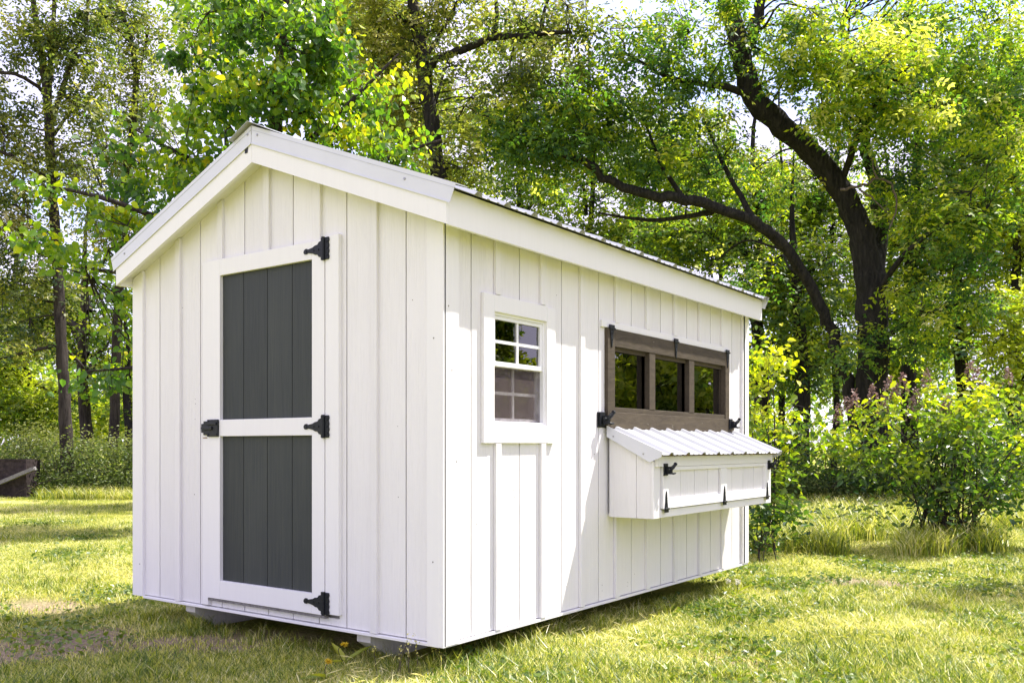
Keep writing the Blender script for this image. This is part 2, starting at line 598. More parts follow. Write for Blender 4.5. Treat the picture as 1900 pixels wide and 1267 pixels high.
# ------------------------------------------------------------------ the shed
W, LEN, RX = 2.5307, 3.773, -1.25          # width (along -x), length (along +y), ridge x
FACE, PROUD = 0.010, -0.008                # siding face and batten/trim face, measured inwards from the wall line
Z0, ZS = 0.150, 0.170                      # underside of the skirt, bottom of the siding
ROH, LOH = 0.109, -2.560                   # eave fascia faces
YF, YB = -0.108, 3.80                      # gable fascia faces


def fb(x):
    """bottom edge of the gable fascia"""
    return 2.617 - 0.385 * (x - RX) if x >= RX else 2.617 - 0.402 * (RX - x)


shed = empty('garden_shed', (-1.25, 1.9, 0.0), 'white board and batten shed with charcoal door and ribbed metal roof standing on the lawn', 'shed')
CH = 0.0015

# --- side wall facing +x: openings (y0, y1, z0, z1)
WIN = (0.345, 0.903, 1.165, 1.812)
VEN = (1.53, 3.33, 1.235, 1.78)
NES = (1.60, 3.42, 0.72, 1.13)
SIDE_TOP = 2.17
gr_side = [0.2233 + 0.4064 * k for k in range(9)]
edges = [0.0] + gr_side + [LEN]


def side_boxes(mb, y0, y1, z0, z1, x0, x1, holes):
    """a board of the side wall with the openings cut out of it"""
    cuts = sorted({y0, y1} | {h[0] for h in holes if y0 < h[0] < y1} | {h[1] for h in holes if y0 < h[1] < y1})
    for a, b in zip(cuts[:-1], cuts[1:]):
        spans = [(z0, z1)]
        for h in holes:
            if h[0] <= a + 1e-6 and h[1] >= b - 1e-6:
                new = []
                for s in spans:
                    if h[2] >= s[1] or h[3] <= s[0]:
                        new.append(s)
                        continue
                    if h[2] > s[0]: new.append((s[0], h[2]))
                    if h[3] < s[1]: new.append((h[3], s[1]))
                spans = new
        for s in spans:
            mb.box(x0, x1, a, b, s[0], s[1])


G = 0.0040


class EachBox:
    """every box becomes a siding plank of its own"""
    def box(self, *a):
        MB().box(*a).build('siding_plank', M['white'], shed)


for a, b in zip(edges[:-1], edges[1:]):
    side_boxes(EachBox(), a + (G if a > 0 else 0.004), b - (G if b < LEN else 0.0), ZS, SIDE_TOP, -FACE - 0.011, -FACE, [WIN, VEN])
mb = MB()
side_boxes(mb, 0.024, LEN - 0.02, ZS + 0.005, SIDE_TOP, -FACE - 0.018, -FACE - 0.0115, [WIN, VEN])
mb.build('wall_sheathing', M['board_raw'], shed)
mb = MB()
side_boxes(mb, 0.03, LEN - 0.03, 0.2, SIDE_TOP, -FACE - 0.024, -FACE - 0.019, [WIN, VEN])
mb.build('inner_lining', M['inner'], shed)

BW = 0.023
for k in range(9):
    y = 0.2233 + 0.2032 + 0.4064 * k
    spans = [(ZS - 0.004 + 0.004 * random.random(), SIDE_TOP)]
    if k in (0, 1):
        spans = [(ZS - 0.003, 1.1075), (1.8555, SIDE_TOP)]
    elif 3 <= k <= 7:
        spans = [(ZS - 0.003, 0.666), (1.8465, SIDE_TOP)]
    for s in spans:
        MB().box(-FACE + 0.0003, -PROUD, y - BW, y + BW, s[0], s[1], CH).build('batten', M['white'], shed)
# corner boards
MB().box(-FACE + 0.0003, -PROUD, -0.0, 0.108, Z0 + 0.006, SIDE_TOP, CH).build('corner_board', M['trim'], shed)
MB().box(-FACE + 0.0003, -PROUD, LEN - 0.10, LEN + 0.008, Z0 + 0.012, SIDE_TOP, CH).build('corner_board', M['trim'], shed)
# skirt on the side
MB().box(-0.05, 0.004, 0.0, LEN, Z0, ZS - 0.005, CH).build('skirt_board', M['trim'], shed)

# --- gable wall facing -y
DOOR_HOLE = (-1.80, -0.70, 0.20, 2.15)
gr_g = [-(0.2414 + 0.4064 * k) for k in range(6)]
gedges = [0.0] + gr_g + [-W]


def gable_piece(mb, xa, xb, z0, ztop_off, y0, y1):
    """vertical board from z0 up to the roof line (plus offset), split at the ridge"""
    xs = sorted({xa, xb} | ({RX} if xa < RX < xb else set()))
    poly = [(xs[0], z0), (xs[-1], z0)] + [(x, fb(x) + ztop_off) for x in reversed(xs)]
    mb.prism(poly, 1, y0, y1)


for b, a in zip(gedges[:-1], gedges[1:]):
    a2, b2 = a + (G if a > -W else 0.0), b - (G if b < 0 else 0.004)
    if DOOR_HOLE[0] < (a + b) / 2 < DOOR_HOLE[1] or (a < DOOR_HOLE[0] < b) or (a < DOOR_HOLE[1] < b):
        lo, hi = max(a2, DOOR_HOLE[0]), min(b2, DOOR_HOLE[1])
        up = MB()
        gable_piece(up, a2, b2, DOOR_HOLE[3], 0.05, FACE, FACE + 0.011)
        up.build('siding_plank', M['white'], shed)
        if a2 < DOOR_HOLE[0]: MB().box(a2, DOOR_HOLE[0], FACE, FACE + 0.011, ZS, DOOR_HOLE[3]).build('siding_plank', M['white'], shed)
        if b2 > DOOR_HOLE[1]: MB().box(DOOR_HOLE[1], b2, FACE, FACE + 0.011, ZS, DOOR_HOLE[3]).build('siding_plank', M['white'], shed)
        mid = (a + b) / 2
        for c, d in ((lo, mid - G), (mid + G, hi)):
            if d - c > 0.03:
                MB().box(c, d, FACE, FACE + 0.011, ZS, DOOR_HOLE[2] + 0.008).build('siding_plank', M['white'], shed)
    else:
        up = MB()
        gable_piece(up, a2, b2, ZS, 0.05, FACE, FACE + 0.011)
        up.build('siding_plank', M['white'], shed)
back = MB()
gable_piece(back, -W + 0.02, -0.024, ZS + 0.004, 0.05, FACE + 0.0115, FACE + 0.022)
back.build('wall_sheathing', M['board_raw'], shed)

for k in range(-0, 6):
    x = -(0.2414 + 0.2032 + 0.4064 * k)
    if x < -W: continue
    z0 = 2.163 if k in (1, 2, 3) else ZS - 0.002
    w0, w1 = x - BW, x + BW
    if k == 5: w0, w1 = -W + 0.09, -W + 0.135
    if k == 5: continue
    mb = MB()
    gable_piece(mb, w0, w1, z0, 0.04, PROUD, FACE - 0.0003)
    mb.build('batten', M['white'], shed)
mb = MB(); gable_piece(mb, -0.092, 0.008, Z0 + 0.004, 0.04, PROUD - 0.0006, FACE - 0.0003); mb.build('corner_board', M['trim'], shed)
mb = MB(); gable_piece(mb, -W - 0.008, -W + 0.10, Z0 + 0.012, 0.04, PROUD - 0.0006, FACE - 0.0003); mb.build('corner_board', M['trim'], shed)
MB().box(-W + 0.10, -0.02, -0.006, 0.05, Z0, ZS - 0.005, CH).build('skirt_board', M['trim'], shed)

# rear walls (away from the camera) and floor
mb = MB()
mb.box(-W, -W + 0.018, 0.023, LEN - 0.02, ZS, SIDE_TOP)
mb.build('far_wall', M['white'], shed)
mb = MB()
gable_piece(mb, -W, -0.02, ZS, 0.05, LEN - 0.018, LEN)
mb.build('rear_wall', M['white'], shed)
MB().box(-W + 0.02, -0.03, 0.034, LEN - 0.02, 0.166, 0.195).build('floor_deck', M['inner'], shed)
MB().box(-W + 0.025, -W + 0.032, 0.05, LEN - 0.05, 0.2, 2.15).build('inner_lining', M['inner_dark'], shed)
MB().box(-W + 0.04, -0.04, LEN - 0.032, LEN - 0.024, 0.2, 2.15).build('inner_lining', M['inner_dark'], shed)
for y in (0.99, 1.45, 3.42):
    MB().box(-0.125, -0.036, y, y + 0.038, 0.2, 2.15).build('wall_stud', M['inner'], shed)
MB().box(-0.125, -0.036, 0.05, 1.45, 0.98, 1.018).build('window_sill_plate', M['inner'], shed)

# roof: deck, soffits, fascias, sheets, flashings
for s, x0, x1 in ((1, RX, ROH - 0.02), (-1, LOH + 0.02, RX)):
    mb = MB()
    poly = [(x0, fb(x0) + 0.045), (x1, fb(x1) + 0.045), (x1, fb(x1) + 0.135), (x0, fb(x0) + 0.135)]
    mb.prism(poly, 1, YF + 0.021, YB - 0.021)
    mb.build('roof_deck', M['soffit'], shed)
# soffit strips showing under the eaves
for x0, x1 in ((0.0, ROH - 0.021), (LOH + 0.021, -W - 0.002)):
    xm = (x0 + x1) / 2
    MB().box(x0, x1, YF + 0.022, YB - 0.022, fb(xm) + 0.012, fb(xm) + 0.022).build('soffit_board', M['soffit'], shed)
xi = (LOH, RX, ROH)
for yf, dy in ((YF, 0.02), (YB - 0.02, 0.02)):
    for x0, x1 in ((RX + 0.001, ROH), (LOH, RX - 0.001)):
        poly = [(x0, fb(x0)), (x1, fb(x1)), (x1, fb(x1) + 0.150), (x0, fb(x0) + 0.150)]
        MB().prism(poly, 1, yf, yf + dy).build('rake_fascia', M['trim'], shed)
MB().box(ROH - 0.02, ROH - 0.0005, YF + 0.0215, YB - 0.0215, fb(ROH) - 0.002, fb(ROH) + 0.163, CH).build('eave_fascia', M['trim'], shed)
MB().box(LOH + 0.0005, LOH + 0.02, YF + 0.0215, YB - 0.0215, fb(LOH) - 0.002, fb(LOH) + 0.163, CH).build('eave_fascia', M['trim'], shed)


def ribbed(length_y0, length_y1, pitch, rib_h, first):
    """profile of ribbed sheet metal along y: list of (y, h)"""
    prof = []
    y = length_y0
    prof.append((y, 0.0))
    yc = first
    while yc < length_y1 - 0.03:
        for dy, h in ((-0.030, 0), (-0.014, rib_h), (0.014, rib_h), (0.030, 0)):
            if length_y0 < yc + dy < length_y1:
                prof.append((yc + dy, h))
        for q in (1 / 3, 2 / 3):
            c = yc + pitch * q
            for dy, h in ((-0.014, 0), (-0.006, 0.004), (0.006, 0.004), (0.014, 0)):
                if c + dy < length_y1 - 0.01:
                    prof.append((c + dy, h))
        yc += pitch
    prof.append((length_y1, 0.0))
    return prof


def sheet(p0, p1, prof, thick=0.0012):
    """ribbed sheet between two (x, z) edges, ribs running from p0 to p1"""
    mb = MB()
    n = len(prof)
    d = np.array([p1[0] - p0[0], p1[1] - p0[1]])
    nn = np.array([-d[1], d[0]]) / np.linalg.norm(d)
    if nn[1] < 0: nn = -nn
    vs = []
    for t in (0.0, thick):
        for p in (p0, p1):
            for y, h in prof:
                vs.append((p[0] + nn[0] * (h + t), y, p[1] + nn[1] * (h + t)))
    fs = []
    for i in range(n - 1):
        fs.append((i, i + 1, n + i + 1, n + i))
        fs.append((2 * n + i, 3 * n + i, 3 * n + i + 1, 2 * n + i + 1))
        fs.append((n + i, n + i + 1, 3 * n + i + 1, 3 * n + i))
        fs.append((i, 2 * n + i, 2 * n + i + 1, i + 1))
    fs.append((0, n, 3 * n, 2 * n))
    fs.append((n - 1, 3 * n - 1, 4 * n - 1, 2 * n - 1)[::-1])
    return mb.add(vs, fs)


RT = 0.172
prof = ribbed(YF - 0.005, YB + 0.005, 0.2286, 0.019, 0.06)
sheet((RX, fb(RX) + RT), (0.162, fb(0.162) + RT), prof).build('roof_panel', M['metal'], shed)
sheet((RX, fb(RX) + RT), (-2.605, fb(-2.605) + RT), prof).build('roof_panel', M['metal'], shed)
# ridge cap
mb = MB()
hz = fb(RX) + RT + 0.036
poly = [(RX - 0.16, hz - 0.402 * 0.16 - 0.006), (RX, hz + 0.004), (RX + 0.16, hz - 0.385 * 0.16 - 0.006),
        (RX + 0.16, hz - 0.385 * 0.16 - 0.003), (RX, hz + 0.007), (RX - 0.16, hz - 0.402 * 0.16 - 0.003)]
mb.prism(poly, 1, YF - 0.030, YB + 0.030)
mb.build('ridge_cap', M['metal'], shed)
# rake flashings: a face over the top of the fascia and a leg on the roof
for yo, sgn in ((YF, -1), (YB, 1)):
    for x0, x1, xe in ((RX + 0.002, 0.168, 0.132), (RX - 0.002, -2.612, -2.582)):
        lo, hi = 0.098, RT + 0.024
        ya, yb = yo + sgn * 0.002, yo + sgn * 0.0035
        poly = [(x0, fb(x0) + lo), (xe, fb(xe) + lo), (x1, fb(x1) + hi), (x0, fb(x0) + hi)]
        mb = MB().prism(poly, 1, ya, yb)
        # small return hem along the lower edge
        poly2 = [(x0, fb(x0) + lo), (xe, fb(xe) + lo), (xe, fb(xe) + lo + 0.006), (x0, fb(x0) + lo + 0.006)]
        mb.prism(poly2, 1, yb, yb + sgn * 0.004)
        poly3 = [(x0, fb(x0) + hi - 0.0015), (x1, fb(x1) + hi - 0.0015), (x1, fb(x1) + hi), (x0, fb(x0) + hi)]
        mb.prism(poly3, 1, ya - sgn * 0.0003, yo - sgn * 0.085)
        mb.build('rake_flashing', M['flash'], shed)
for x, zo in ((-0.14, 0.148), (-1.20, 0.155), (-2.46, 0.145), (RX - 0.03, 0.165)):
    MB().disc((x, YF - 0.0036, fb(x) + zo), (0, -1, 0), 0.006, 0.004, 8).build('flashing_screw', M['screw'], shed)
# little black block painting the shade of the open gap where the two flashings meet
MB().prism([(RX - 0.055, fb(RX - 0.055) + 0.078), (RX - 0.035, fb(RX - 0.035) + 0.07), (RX - 0.028, fb(RX - 0.028) + 0.097), (RX - 0.055, fb(RX - 0.055) + 0.097)], 1, YF - 0.003, YF).build('flashing_gap_shade', M['black'], shed)

# skids: bevelled runner ends
for xa, xb in ((-2.045, -1.955), (-0.60, -0.505)):
    ys, ye = 0.035, LEN - 0.05
    poly = [(ys, Z0 - 0.001), (ys, Z0 - 0.045), (ys + 0.16, 0.0), (ye - 0.16, 0.0), (ye, Z0 - 0.045), (ye, Z0 - 0.001)]
    MB().prism(poly, 0, xa, xb).build('skid', M['skid'], shed)
MB().box(-W + 0.06, -0.06, 0.06, LEN - 0.06, Z0 - 0.004, Z0 + 0.014).build('floor_underside', M['skid'], shed)

# nail heads and specks on the boards
mb = MB()
for _ in range(70):
    if random.random() < 0.5:
        x = random.choice(gr_g) + random.choice((-0.05, 0.05, 0.16, -0.18)) + random.uniform(-.01, .01)
        z = random.choice((0.25, 0.8, 1.3, 1.9)) + random.uniform(-.12, .12)
        if -1.85 < x < -0.6 or x < -2.42 or x > -.1: continue
        mb.disc((x, FACE, z), (0, -1, 0), random.uniform(.0018, .0032), .0008, 6)
    else:
        y = random.choice(gr_side) + random.choice((-0.05, 0.05)) + random.uniform(-.01, .01)
        z = random.choice((0.25, 0.8, 1.0, 1.95)) + random.uniform(-.1, .1)
        if y < .13 or (y > 1.45 and z > .6) or y > 3.6: continue
        mb.disc((-FACE, y, z), (1, 0, 0), random.uniform(.0018, .003), .0008, 6)
for (x, z) in ((-0.055, 0.55), (-0.05, 1.6), (-2.46, .36), (-0.72, 1.0), (-0.74, .5)):
    mb.disc((x, PROUD - .001, z), (0, -1, 0), .004, .0008, 6)
for (y, z) in ((0.03, 1.75), (0.09, 1.02), (0.055, 1.45)):
    mb.disc((-PROUD, y, z), (1, 0, 0), .004, .0008, 6)
tag(mb.build('nail_heads', M['nail'], shed), kind='stuff')

# --- door (in the gable)
DP = 0.004
door = MB().box(-1.76, -0.785, FACE + 0.002, FACE + 0.011, 0.222, 2.16).build('door', M['door'], shed)
dx = [-1.650, -1.462, -1.259, -1.056, -0.876]
for a, b in zip(dx[:-1], dx[1:]):
    for z0, z1 in ((0.324, 1.152), (1.24, 2.07)):
        MB().box(a + 0.0025, b - 0.0025, DP, FACE + 0.0015, z0, z1).build('door_plank', M['door'], door)
DF = -0.018
MB().box(-1.760, -1.648, DF, FACE + 0.001, 0.221, 2.160, CH).build('stile', M['trim'], door)
MB().box(-0.878, -0.785, DF, FACE + 0.001, 0.221, 2.160, CH).build('stile', M['trim'], door)
for z0, z1 in ((2.066, 2.160), (1.150, 1.244), (0.221, 0.327)):
    MB().box(-1.6475, -0.8785, DF + 0.0004, DP - 0.0005, z0, z1, CH).build('rail', M['trim'], door)
MB().box(-1.765, -0.78, -0.013, FACE - 0.001, 0.205, 0.2185).build('door_shadow_strip', M['oldwood'], door)  # dark grey strip painted in for the shadow band below the door
# jamb boards: right of the door, and the narrow strip left of it
MB().box(-0.780, -0.682, DF + 0.003, FACE - 0.0003, 0.230, 2.175, CH).build('door_jamb', M['trim'], shed)
MB().box(-1.815, -1.764, DF + 0.006, FACE - 0.0003, 0.175, 2.160, CH).build('door_jamb', M['trim'], shed)


def strap_hinge(z):
    mb = MB()
    y0 = DF - 0.004
    # fixed leaf with scalloped outer edge
    sc = [(-0.778, z - 0.057), (-0.750, z - 0.057), (-0.746, z - 0.044), (-0.751, z - 0.030), (-0.746, z - 0.014), (-0.750, z), (-0.746, z + 0.014),
          (-0.751, z + 0.030), (-0.746, z + 0.044), (-0.750, z + 0.057), (-0.778, z + 0.057)]
    mb.prism(sc, 1, y0, DF + 0.0025)
    # knuckle barrel
    mb.tube([(-0.786, y0 - 0.002, z - 0.060), (-0.786, y0 - 0.002, z + 0.060)], [0.010, 0.010], 8)
    mb.box(-0.806, -0.790, y0, DF - 0.0004, z - 0.057, z + 0.057)
    # strap: stepped, tapering to a bulb
    st = [(-0.806, z - 0.042), (-0.806, z + 0.042), (-0.822, z + 0.038), (-0.832, z + 0.026), (-0.850, z + 0.024), (-0.868, z + 0.016), (-0.905, z + 0.009),
          (-0.914, z + 0.015), (-0.926, z + 0.014), (-0.936, z + 0.006), (-0.938, z - 0.004), (-0.930, z - 0.013), (-0.914, z - 0.014), (-0.905, z - 0.009),
          (-0.868, z - 0.016), (-0.850, z - 0.024), (-0.832, z - 0.026), (-0.822, z - 0.038)]
    mb.prism(st, 1, y0, DF - 0.0004)
    for sx, sz in ((-0.825, 0), (-0.862, 0), (-0.917, 0), (-0.762, 0.035), (-0.762, -0.035), (-0.762, 0)):
        mb.disc((sx, y0, z + sz), (0, -1, 0), 0.0055, 0.003, 8)
    return mb


for z in (2.110, 1.195, 0.284):
    strap_hinge(z).build('hinge', M['black'], door)
mb = MB()
zc = 1.197
mb.box(-1.752, -1.652, DF - 0.012, DF - 0.0004, zc - 0.049, zc + 0.049, 0.003)
mb.box(-1.790, -1.752, DF - 0.009, DF - 0.0004, zc - 0.040, zc + 0.040, 0.002)
mb.box(-1.815, -1.790, DF - 0.006, DF - 0.0004, zc - 0.026, zc + 0.026, 0.002)
mb.box(-1.745, -1.660, DF - 0.020, DF - 0.012, zc + 0.018, zc + 0.034, 0.002)
mb.box(-1.790, -1.70, DF - 0.020, DF - 0.010, zc - 0.010, zc + 0.010, 0.002)
for sx, sz in ((-1.74, -.036), (-1.665, -.036), (-1.74, .042), (-1.80, 0)):
    mb.disc((sx, DF - 0.012, zc + sz), (0, -1, 0), 0.005, 0.003, 8)
mb.build('latch', M['black'], door)
# rust streak under the latch is left as a thin flat chip
MB().box(-1.812, -1.772, DF + 0.0045, DF + 0.0059, zc - 0.058, zc - 0.052).build('paint_chip', M['inner'], door)


# --- window in the side wall
TX = 0.010
win = MB()
wy0, wy1, wz0, wz1 = 0.386, 0.863, 1.204, 1.770
fx0, fx1 = -0.075, -0.008
for a in ((wy0 - 0.03, wy0 + 0.016, wz0 - 0.03, wz1 + 0.03), (wy1 - 0.016, wy1 + 0.03, wz0 - 0.03, wz1 + 0.03)):
    win.box(fx0, fx1, *a)
win.box(fx0, fx1 - .0004, wy0 + 0.016, wy1 - 0.016, wz1 - 0.016, wz1 + 0.03)
win.box(fx0, fx1 - .0004, wy0 + 0.016, wy1 - 0.016, wz0 - 0.03, wz0 + 0.014)
window = win.build('window', M['vinyl'], shed)
for a in ((0.300, 0.388, 1.108, 1.853), (0.862, 0.945, 1.108, 1.846)):
    MB().box(-FACE + 0.0004, TX, a[0], a[1], a[2], a[3], CH).build('trim_board', M['trim'], window)
MB().box(-FACE + 0.0004, TX - 0.001, 0.3885, 0.8615, 1.768, 1.852, CH).build('trim_board', M['trim'], window)
MB().box(-FACE + 0.0004, TX - 0.001, 0.3885, 0.8615, 1.109, 1.205, CH).build('trim_board', M['trim'], window)


def sash(z0, z1, x0, x1, s, mb):
    y0, y1 = wy0 + 0.017, wy1 - 0.017
    mb.box(x0, x1, y0, y0 + s, z0, z1)
    mb.box(x0, x1, y1 - s, y1, z0, z1)
    mb.box(x0, x1 - .0003, y0 + s, y1 - s, z0, z0 + s * 0.9)
    mb.box(x0, x1 - .0003, y0 + s, y1 - s, z1 - s * 0.9, z1)
    return y0 + s, y1 - s, z0 + s * 0.9, z1 - s * 0.9


for (z0, z1, x0, x1, gm) in ((1.496, 1.753, -0.038, -0.014, 'glass'), (1.219, 1.512, -0.066, -0.042, 'glass')):
    mb = MB()
    ya, yb, za, zb = sash(z0, z1, x0, x1, 0.020, mb)
    mb.build('sash', M['vinyl'], window)
    ym, zm = (ya + yb) / 2, (za + zb) / 2
    mw = 0.008
    xm0, xm1 = x0 + 0.007, x1 - 0.004
    MB().box(xm0, xm1, ym - mw, ym + mw, za, zb).build('muntin', M['vinyl'], window)
    for c, d in ((ya, ym - mw), (ym + mw, yb)):
        MB().box(xm0, xm1 - .0005, c, d, zm - mw, zm + mw).build('muntin', M['vinyl'], window)
        for e, f in ((za, zm - mw), (zm + mw, zb)):
            MB().box(x0 + 0.010, x0 + 0.013, c, d, e, f).build('pane', M[gm], window)
MB().box(-0.046, -0.010, wy0 + 0.018, wy1 - 0.018, 1.498, 1.522, CH).build('meeting_rail', M['vinyl'], window)


def screen_mat():
    m, nt, out = new_mat('insect_screen')
    d = N(nt, 'ShaderNodeBsdfDiffuse')
    d.inputs['Color'].default_value = (0.13, 0.105, 0.105, 1)
    t = N(nt, 'ShaderNodeBsdfTransparent')
    tc = N(nt, 'ShaderNodeTexCoord')
    n = N(nt, 'ShaderNodeTexNoise', Scale=25.0, Detail=3.0)
    nt.links.new(tc.outputs['Object'], n.inputs['Vector'])
    r = ramp(nt, [(0.3, (0.30, 0.30, 0.30)), (0.7, (0.44, 0.44, 0.44))])
    nt.links.new(n.outputs['Fac'], r.inputs['Fac'])
    mx = N(nt, 'ShaderNodeMixShader')
    nt.links.new(r.outputs['Color'], mx.inputs[0])
    nt.links.new(t.outputs[0], mx.inputs[1])
    nt.links.new(d.outputs[0], mx.inputs[2])
    nt.links.new(mx.outputs[0], out.inputs['Surface'])
    return m


M['screen'] = screen_mat()
MB().box(-0.0275, -0.0265, wy0 + 0.019, wy1 - 0.019, 1.221, 1.497).build('insect_screen', M['screen'], window)

# --- brown hinged vent window over the nest box
VX = 0.030
vy0, vy1, vz0, vz1 = 1.495, 3.352, 1.200, 1.803
vent = MB()
vent.box(-0.070, -0.012, vy0 + 0.04, vy0 + 0.075, vz0 + 0.03, vz1 - 0.02)
vent.box(-0.070, -0.012, vy1 - 0.075, vy1 - 0.04, vz0 + 0.03, vz1 - 0.02)
vent.box(-0.070, -0.0125, vy0 + 0.075, vy1 - 0.075, vz1 - 0.055, vz1 - 0.02)
vent.box(-0.070, -0.0125, vy0 + 0.075, vy1 - 0.075, vz0 + 0.03, vz0 + 0.06)
vent_w = vent.build('vent_window', M['frame'], shed)
MB().box(-FACE + .0164, 0.022, 1.440, 3.375, 1.8065, 1.846, CH).build('trim_board', M['trim'], vent_w)
SX0 = -0.0105
stile_y = ((1.495, 1.582), (3.280, 3.352))
mull_y = ((2.042, 2.124), (2.645, 2.728))
for a, b in stile_y:
    MB().box(SX0, VX, a, b, vz0 + 0.002, vz1, CH).build('stile', M['frame'], vent_w)
MB().box(SX0, VX - .0008, 1.5825, 3.2795, 1.700, vz1 - .0005, CH).build('rail', M['frame'], vent_w)
MB().box(SX0, VX + .003, 1.52, 3.405, 1.2005, 1.300, CH).build('rail', M['frame'], vent_w)
MB().box(SX0, VX - .006, 1.5825, 3.2795, 1.3005, 1.330, CH).build('rail', M['frame'], vent_w)
for a, b in mull_y:
    MB().box(SX0, VX - .004, a, b, 1.3305, 1.6995, CH).build('mullion', M['frame'], vent_w)
lights = ((1.5825, 2.0415), (2.1245, 2.6445), (2.7285, 3.2795))
for a, b in lights:
    # stop mouldings and pane
    MB().box(-0.012, -0.002, a + .0005, b - .0005, 1.676, 1.6995).build('glazing_bead', M['frame'], vent_w)
    MB().box(-0.024, -0.021, a, b, 1.315, 1.70).build('pane', M['glass_dusty'], vent_w)
    mb = MB()
    z = 1.335
    while z < 1.675:
        mb.box(-0.0305, -0.0290, a + .002, b - .002, z, z + 0.0014)
        z += 0.0127
    y = a + 0.01
    while y < b - .005:
        mb.box(-0.0289, -0.0275, y, y + 0.0014, 1.332, 1.676)
        y += 0.0127
    tag(mb.build('wire_mesh', M['wire'], vent_w, fix=False), kind='stuff')


def small_t_hinge(x, y, zt, ln, up=True, sc=1.0):
    """plate on the trim and a strap tapering along z"""
    mb = MB()
    s = -1 if up else 1
    mb.box(x, x + 0.006, y - 0.030 * sc, y + 0.030 * sc, zt, zt - s * 0.022)
    mb.tube([(x + 0.007, y - 0.032 * sc, zt), (x + 0.007, y + 0.032 * sc, zt)], [0.006, 0.006], 8)
    pts = [(y - 0.022 * sc, zt + s * 0.006), (y + 0.022 * sc, zt + s * 0.006), (y + 0.012 * sc, zt + s * ln * 0.5), (y + 0.005, zt + s * ln * 0.9), (y, zt + s * ln),
           (y - 0.005, zt + s * ln * 0.9), (y - 0.012 * sc, zt + s * ln * 0.5)]
    mb.prism(pts, 0, x, x + 0.005)
    for q in (0.3, 0.6):
        mb.disc((x + 0.005, y, zt + s * ln * q), (1, 0, 0), 0.004, 0.003, 6)
    return mb


for y in (1.538, 2.42, 3.312):
    small_t_hinge(VX + 0.0005, y, 1.803, 0.115).build('hinge', M['black'], vent_w)


def draw_latch(x, y, z, d=1, s=1.0):
    """spring latch: a square base plate, a bracket standing off it and a bent finger lever"""
    mb = MB()
    mb.box(x, x + 0.010 * s, y - 0.030 * s, y + 0.030 * s, z - 0.042 * s, z + 0.042 * s, 0.002)
    mb.box(x + 0.010 * s, x + 0.052 * s, y - 0.004, y + 0.004, z - 0.032 * s, z + 0.020 * s)
    mb.box(x + 0.010 * s, x + 0.046 * s, y + d * 0.020 * s - 0.004, y + d * 0.020 * s + 0.004, z - 0.032 * s, z + 0.014 * s)
    mb.tube([(x + 0.036 * s, y - 0.026 * s, z), (x + 0.036 * s, y + 0.030 * s, z)], [0.009 * s] * 2, 8)
    mb.tube([(x + 0.036 * s, y, z - 0.004), (x + 0.052 * s, y + d * 0.022 * s, z + 0.018 * s), (x + 0.062 * s, y + d * 0.036 * s, z + 0.036 * s)], [0.014 * s, 0.013 * s, 0.010 * s], 8)
    mb.tube([(x + 0.030 * s, y, z - 0.02 * s), (x + 0.050 * s, y + d * 0.03 * s, z - 0.028 * s), (x + 0.052 * s, y + d * 0.055 * s, z - 0.026 * s)], [0.010 * s, 0.008 * s, 0.006 * s], 8)
    mb.disc((x + 0.062 * s, y + d * 0.030 * s, z + 0.038 * s), (0, d, 0), 0.013 * s, 0.010 * s, 8)
    return mb


MB().box(-FACE + .0004, 0.012, 1.405, 1.494, 1.205, 1.297, CH).build('latch_block', M['black'], vent_w)
draw_latch(0.0125, 1.448, 1.256, 1, 1.0).build('latch', M['black'], vent_w)
MB().box(-FACE + .0004, 0.022, 3.406, 3.47, 1.205, 1.29, CH).build('latch_block', M['frame'], vent_w)
draw_latch(0.034, 3.36, 1.262, 1, 0.95).build('latch', M['black'], vent_w)

vent_w.location.x -= 0.016
vent_w.location.y += 0.018

# --- nest box
NX, ny0, ny1, nb = 0.305, 1.54, 3.46, 0.668
ST = lambda x: 1.160 - 0.52 * x             # top of the box sides


def side_poly(a, b):
    return [(a, nb), (b, nb), (b, ST(b)), (a, ST(a))]


body = MB()
body.box(-0.0095, NX - 0.018, ny0 + 0.018, ny1 - 0.018, nb + 0.004, nb + 0.02)
nest = body.build('nest_box', M['white'], shed)
XS = 0.191
for yy in ((ny0, ny0 + 0.016), (ny1 - 0.016, ny1)):
    MB().prism(side_poly(0.0085, XS - 0.002), 1, *yy).build('side_plank', M['white'], nest)
    MB().prism(side_poly(XS + 0.002, NX - 0.0165), 1, *yy).build('side_plank', M['white'], nest)
    MB().prism([(XS - .01, nb + .01), (XS + .01, nb + .01), (XS + .01, ST(XS) - .01), (XS - .01, ST(XS) - .01)], 1, yy[0] + .006, yy[1] - .004).build('side_sheathing', M['white'], nest)
for a in ((ny0 - 0.001, ny0 + 0.085), (ny1 - 0.07, ny1 + 0.001)):
    MB().box(NX - 0.016, NX, a[0], a[1], nb, 1.006, CH).build('corner_board', M['trim'], nest)
MB().box(NX - 0.016, NX - .0006, ny0 + 0.0855, ny1 - 0.0705, nb + .001, 0.716, CH).build('bottom_board', M['trim'], nest)
MB().box(NX - 0.016, NX - .0006, ny0 + 0.0855, ny1 - 0.0705, 0.9885, 1.006).build('top_board', M['trim'], nest)
MB().box(NX + 0.0005, NX + 0.018, ny0 + 0.012, ny1 - 0.012, 0.972, 1.034, CH).build('drip_board', M['trim'], nest)
MB().box(NX - 0.016, NX - 0.0125, ny0 + 0.086, ny1 - 0.071, 0.718, 0.987).build('front_sheathing', M['white'], nest)
pe = [1.704, 1.80, 1.90, 2.105, 2.305, 2.488]
pe2 = [2.588, 2.71, 2.91, 3.11, 3.298]
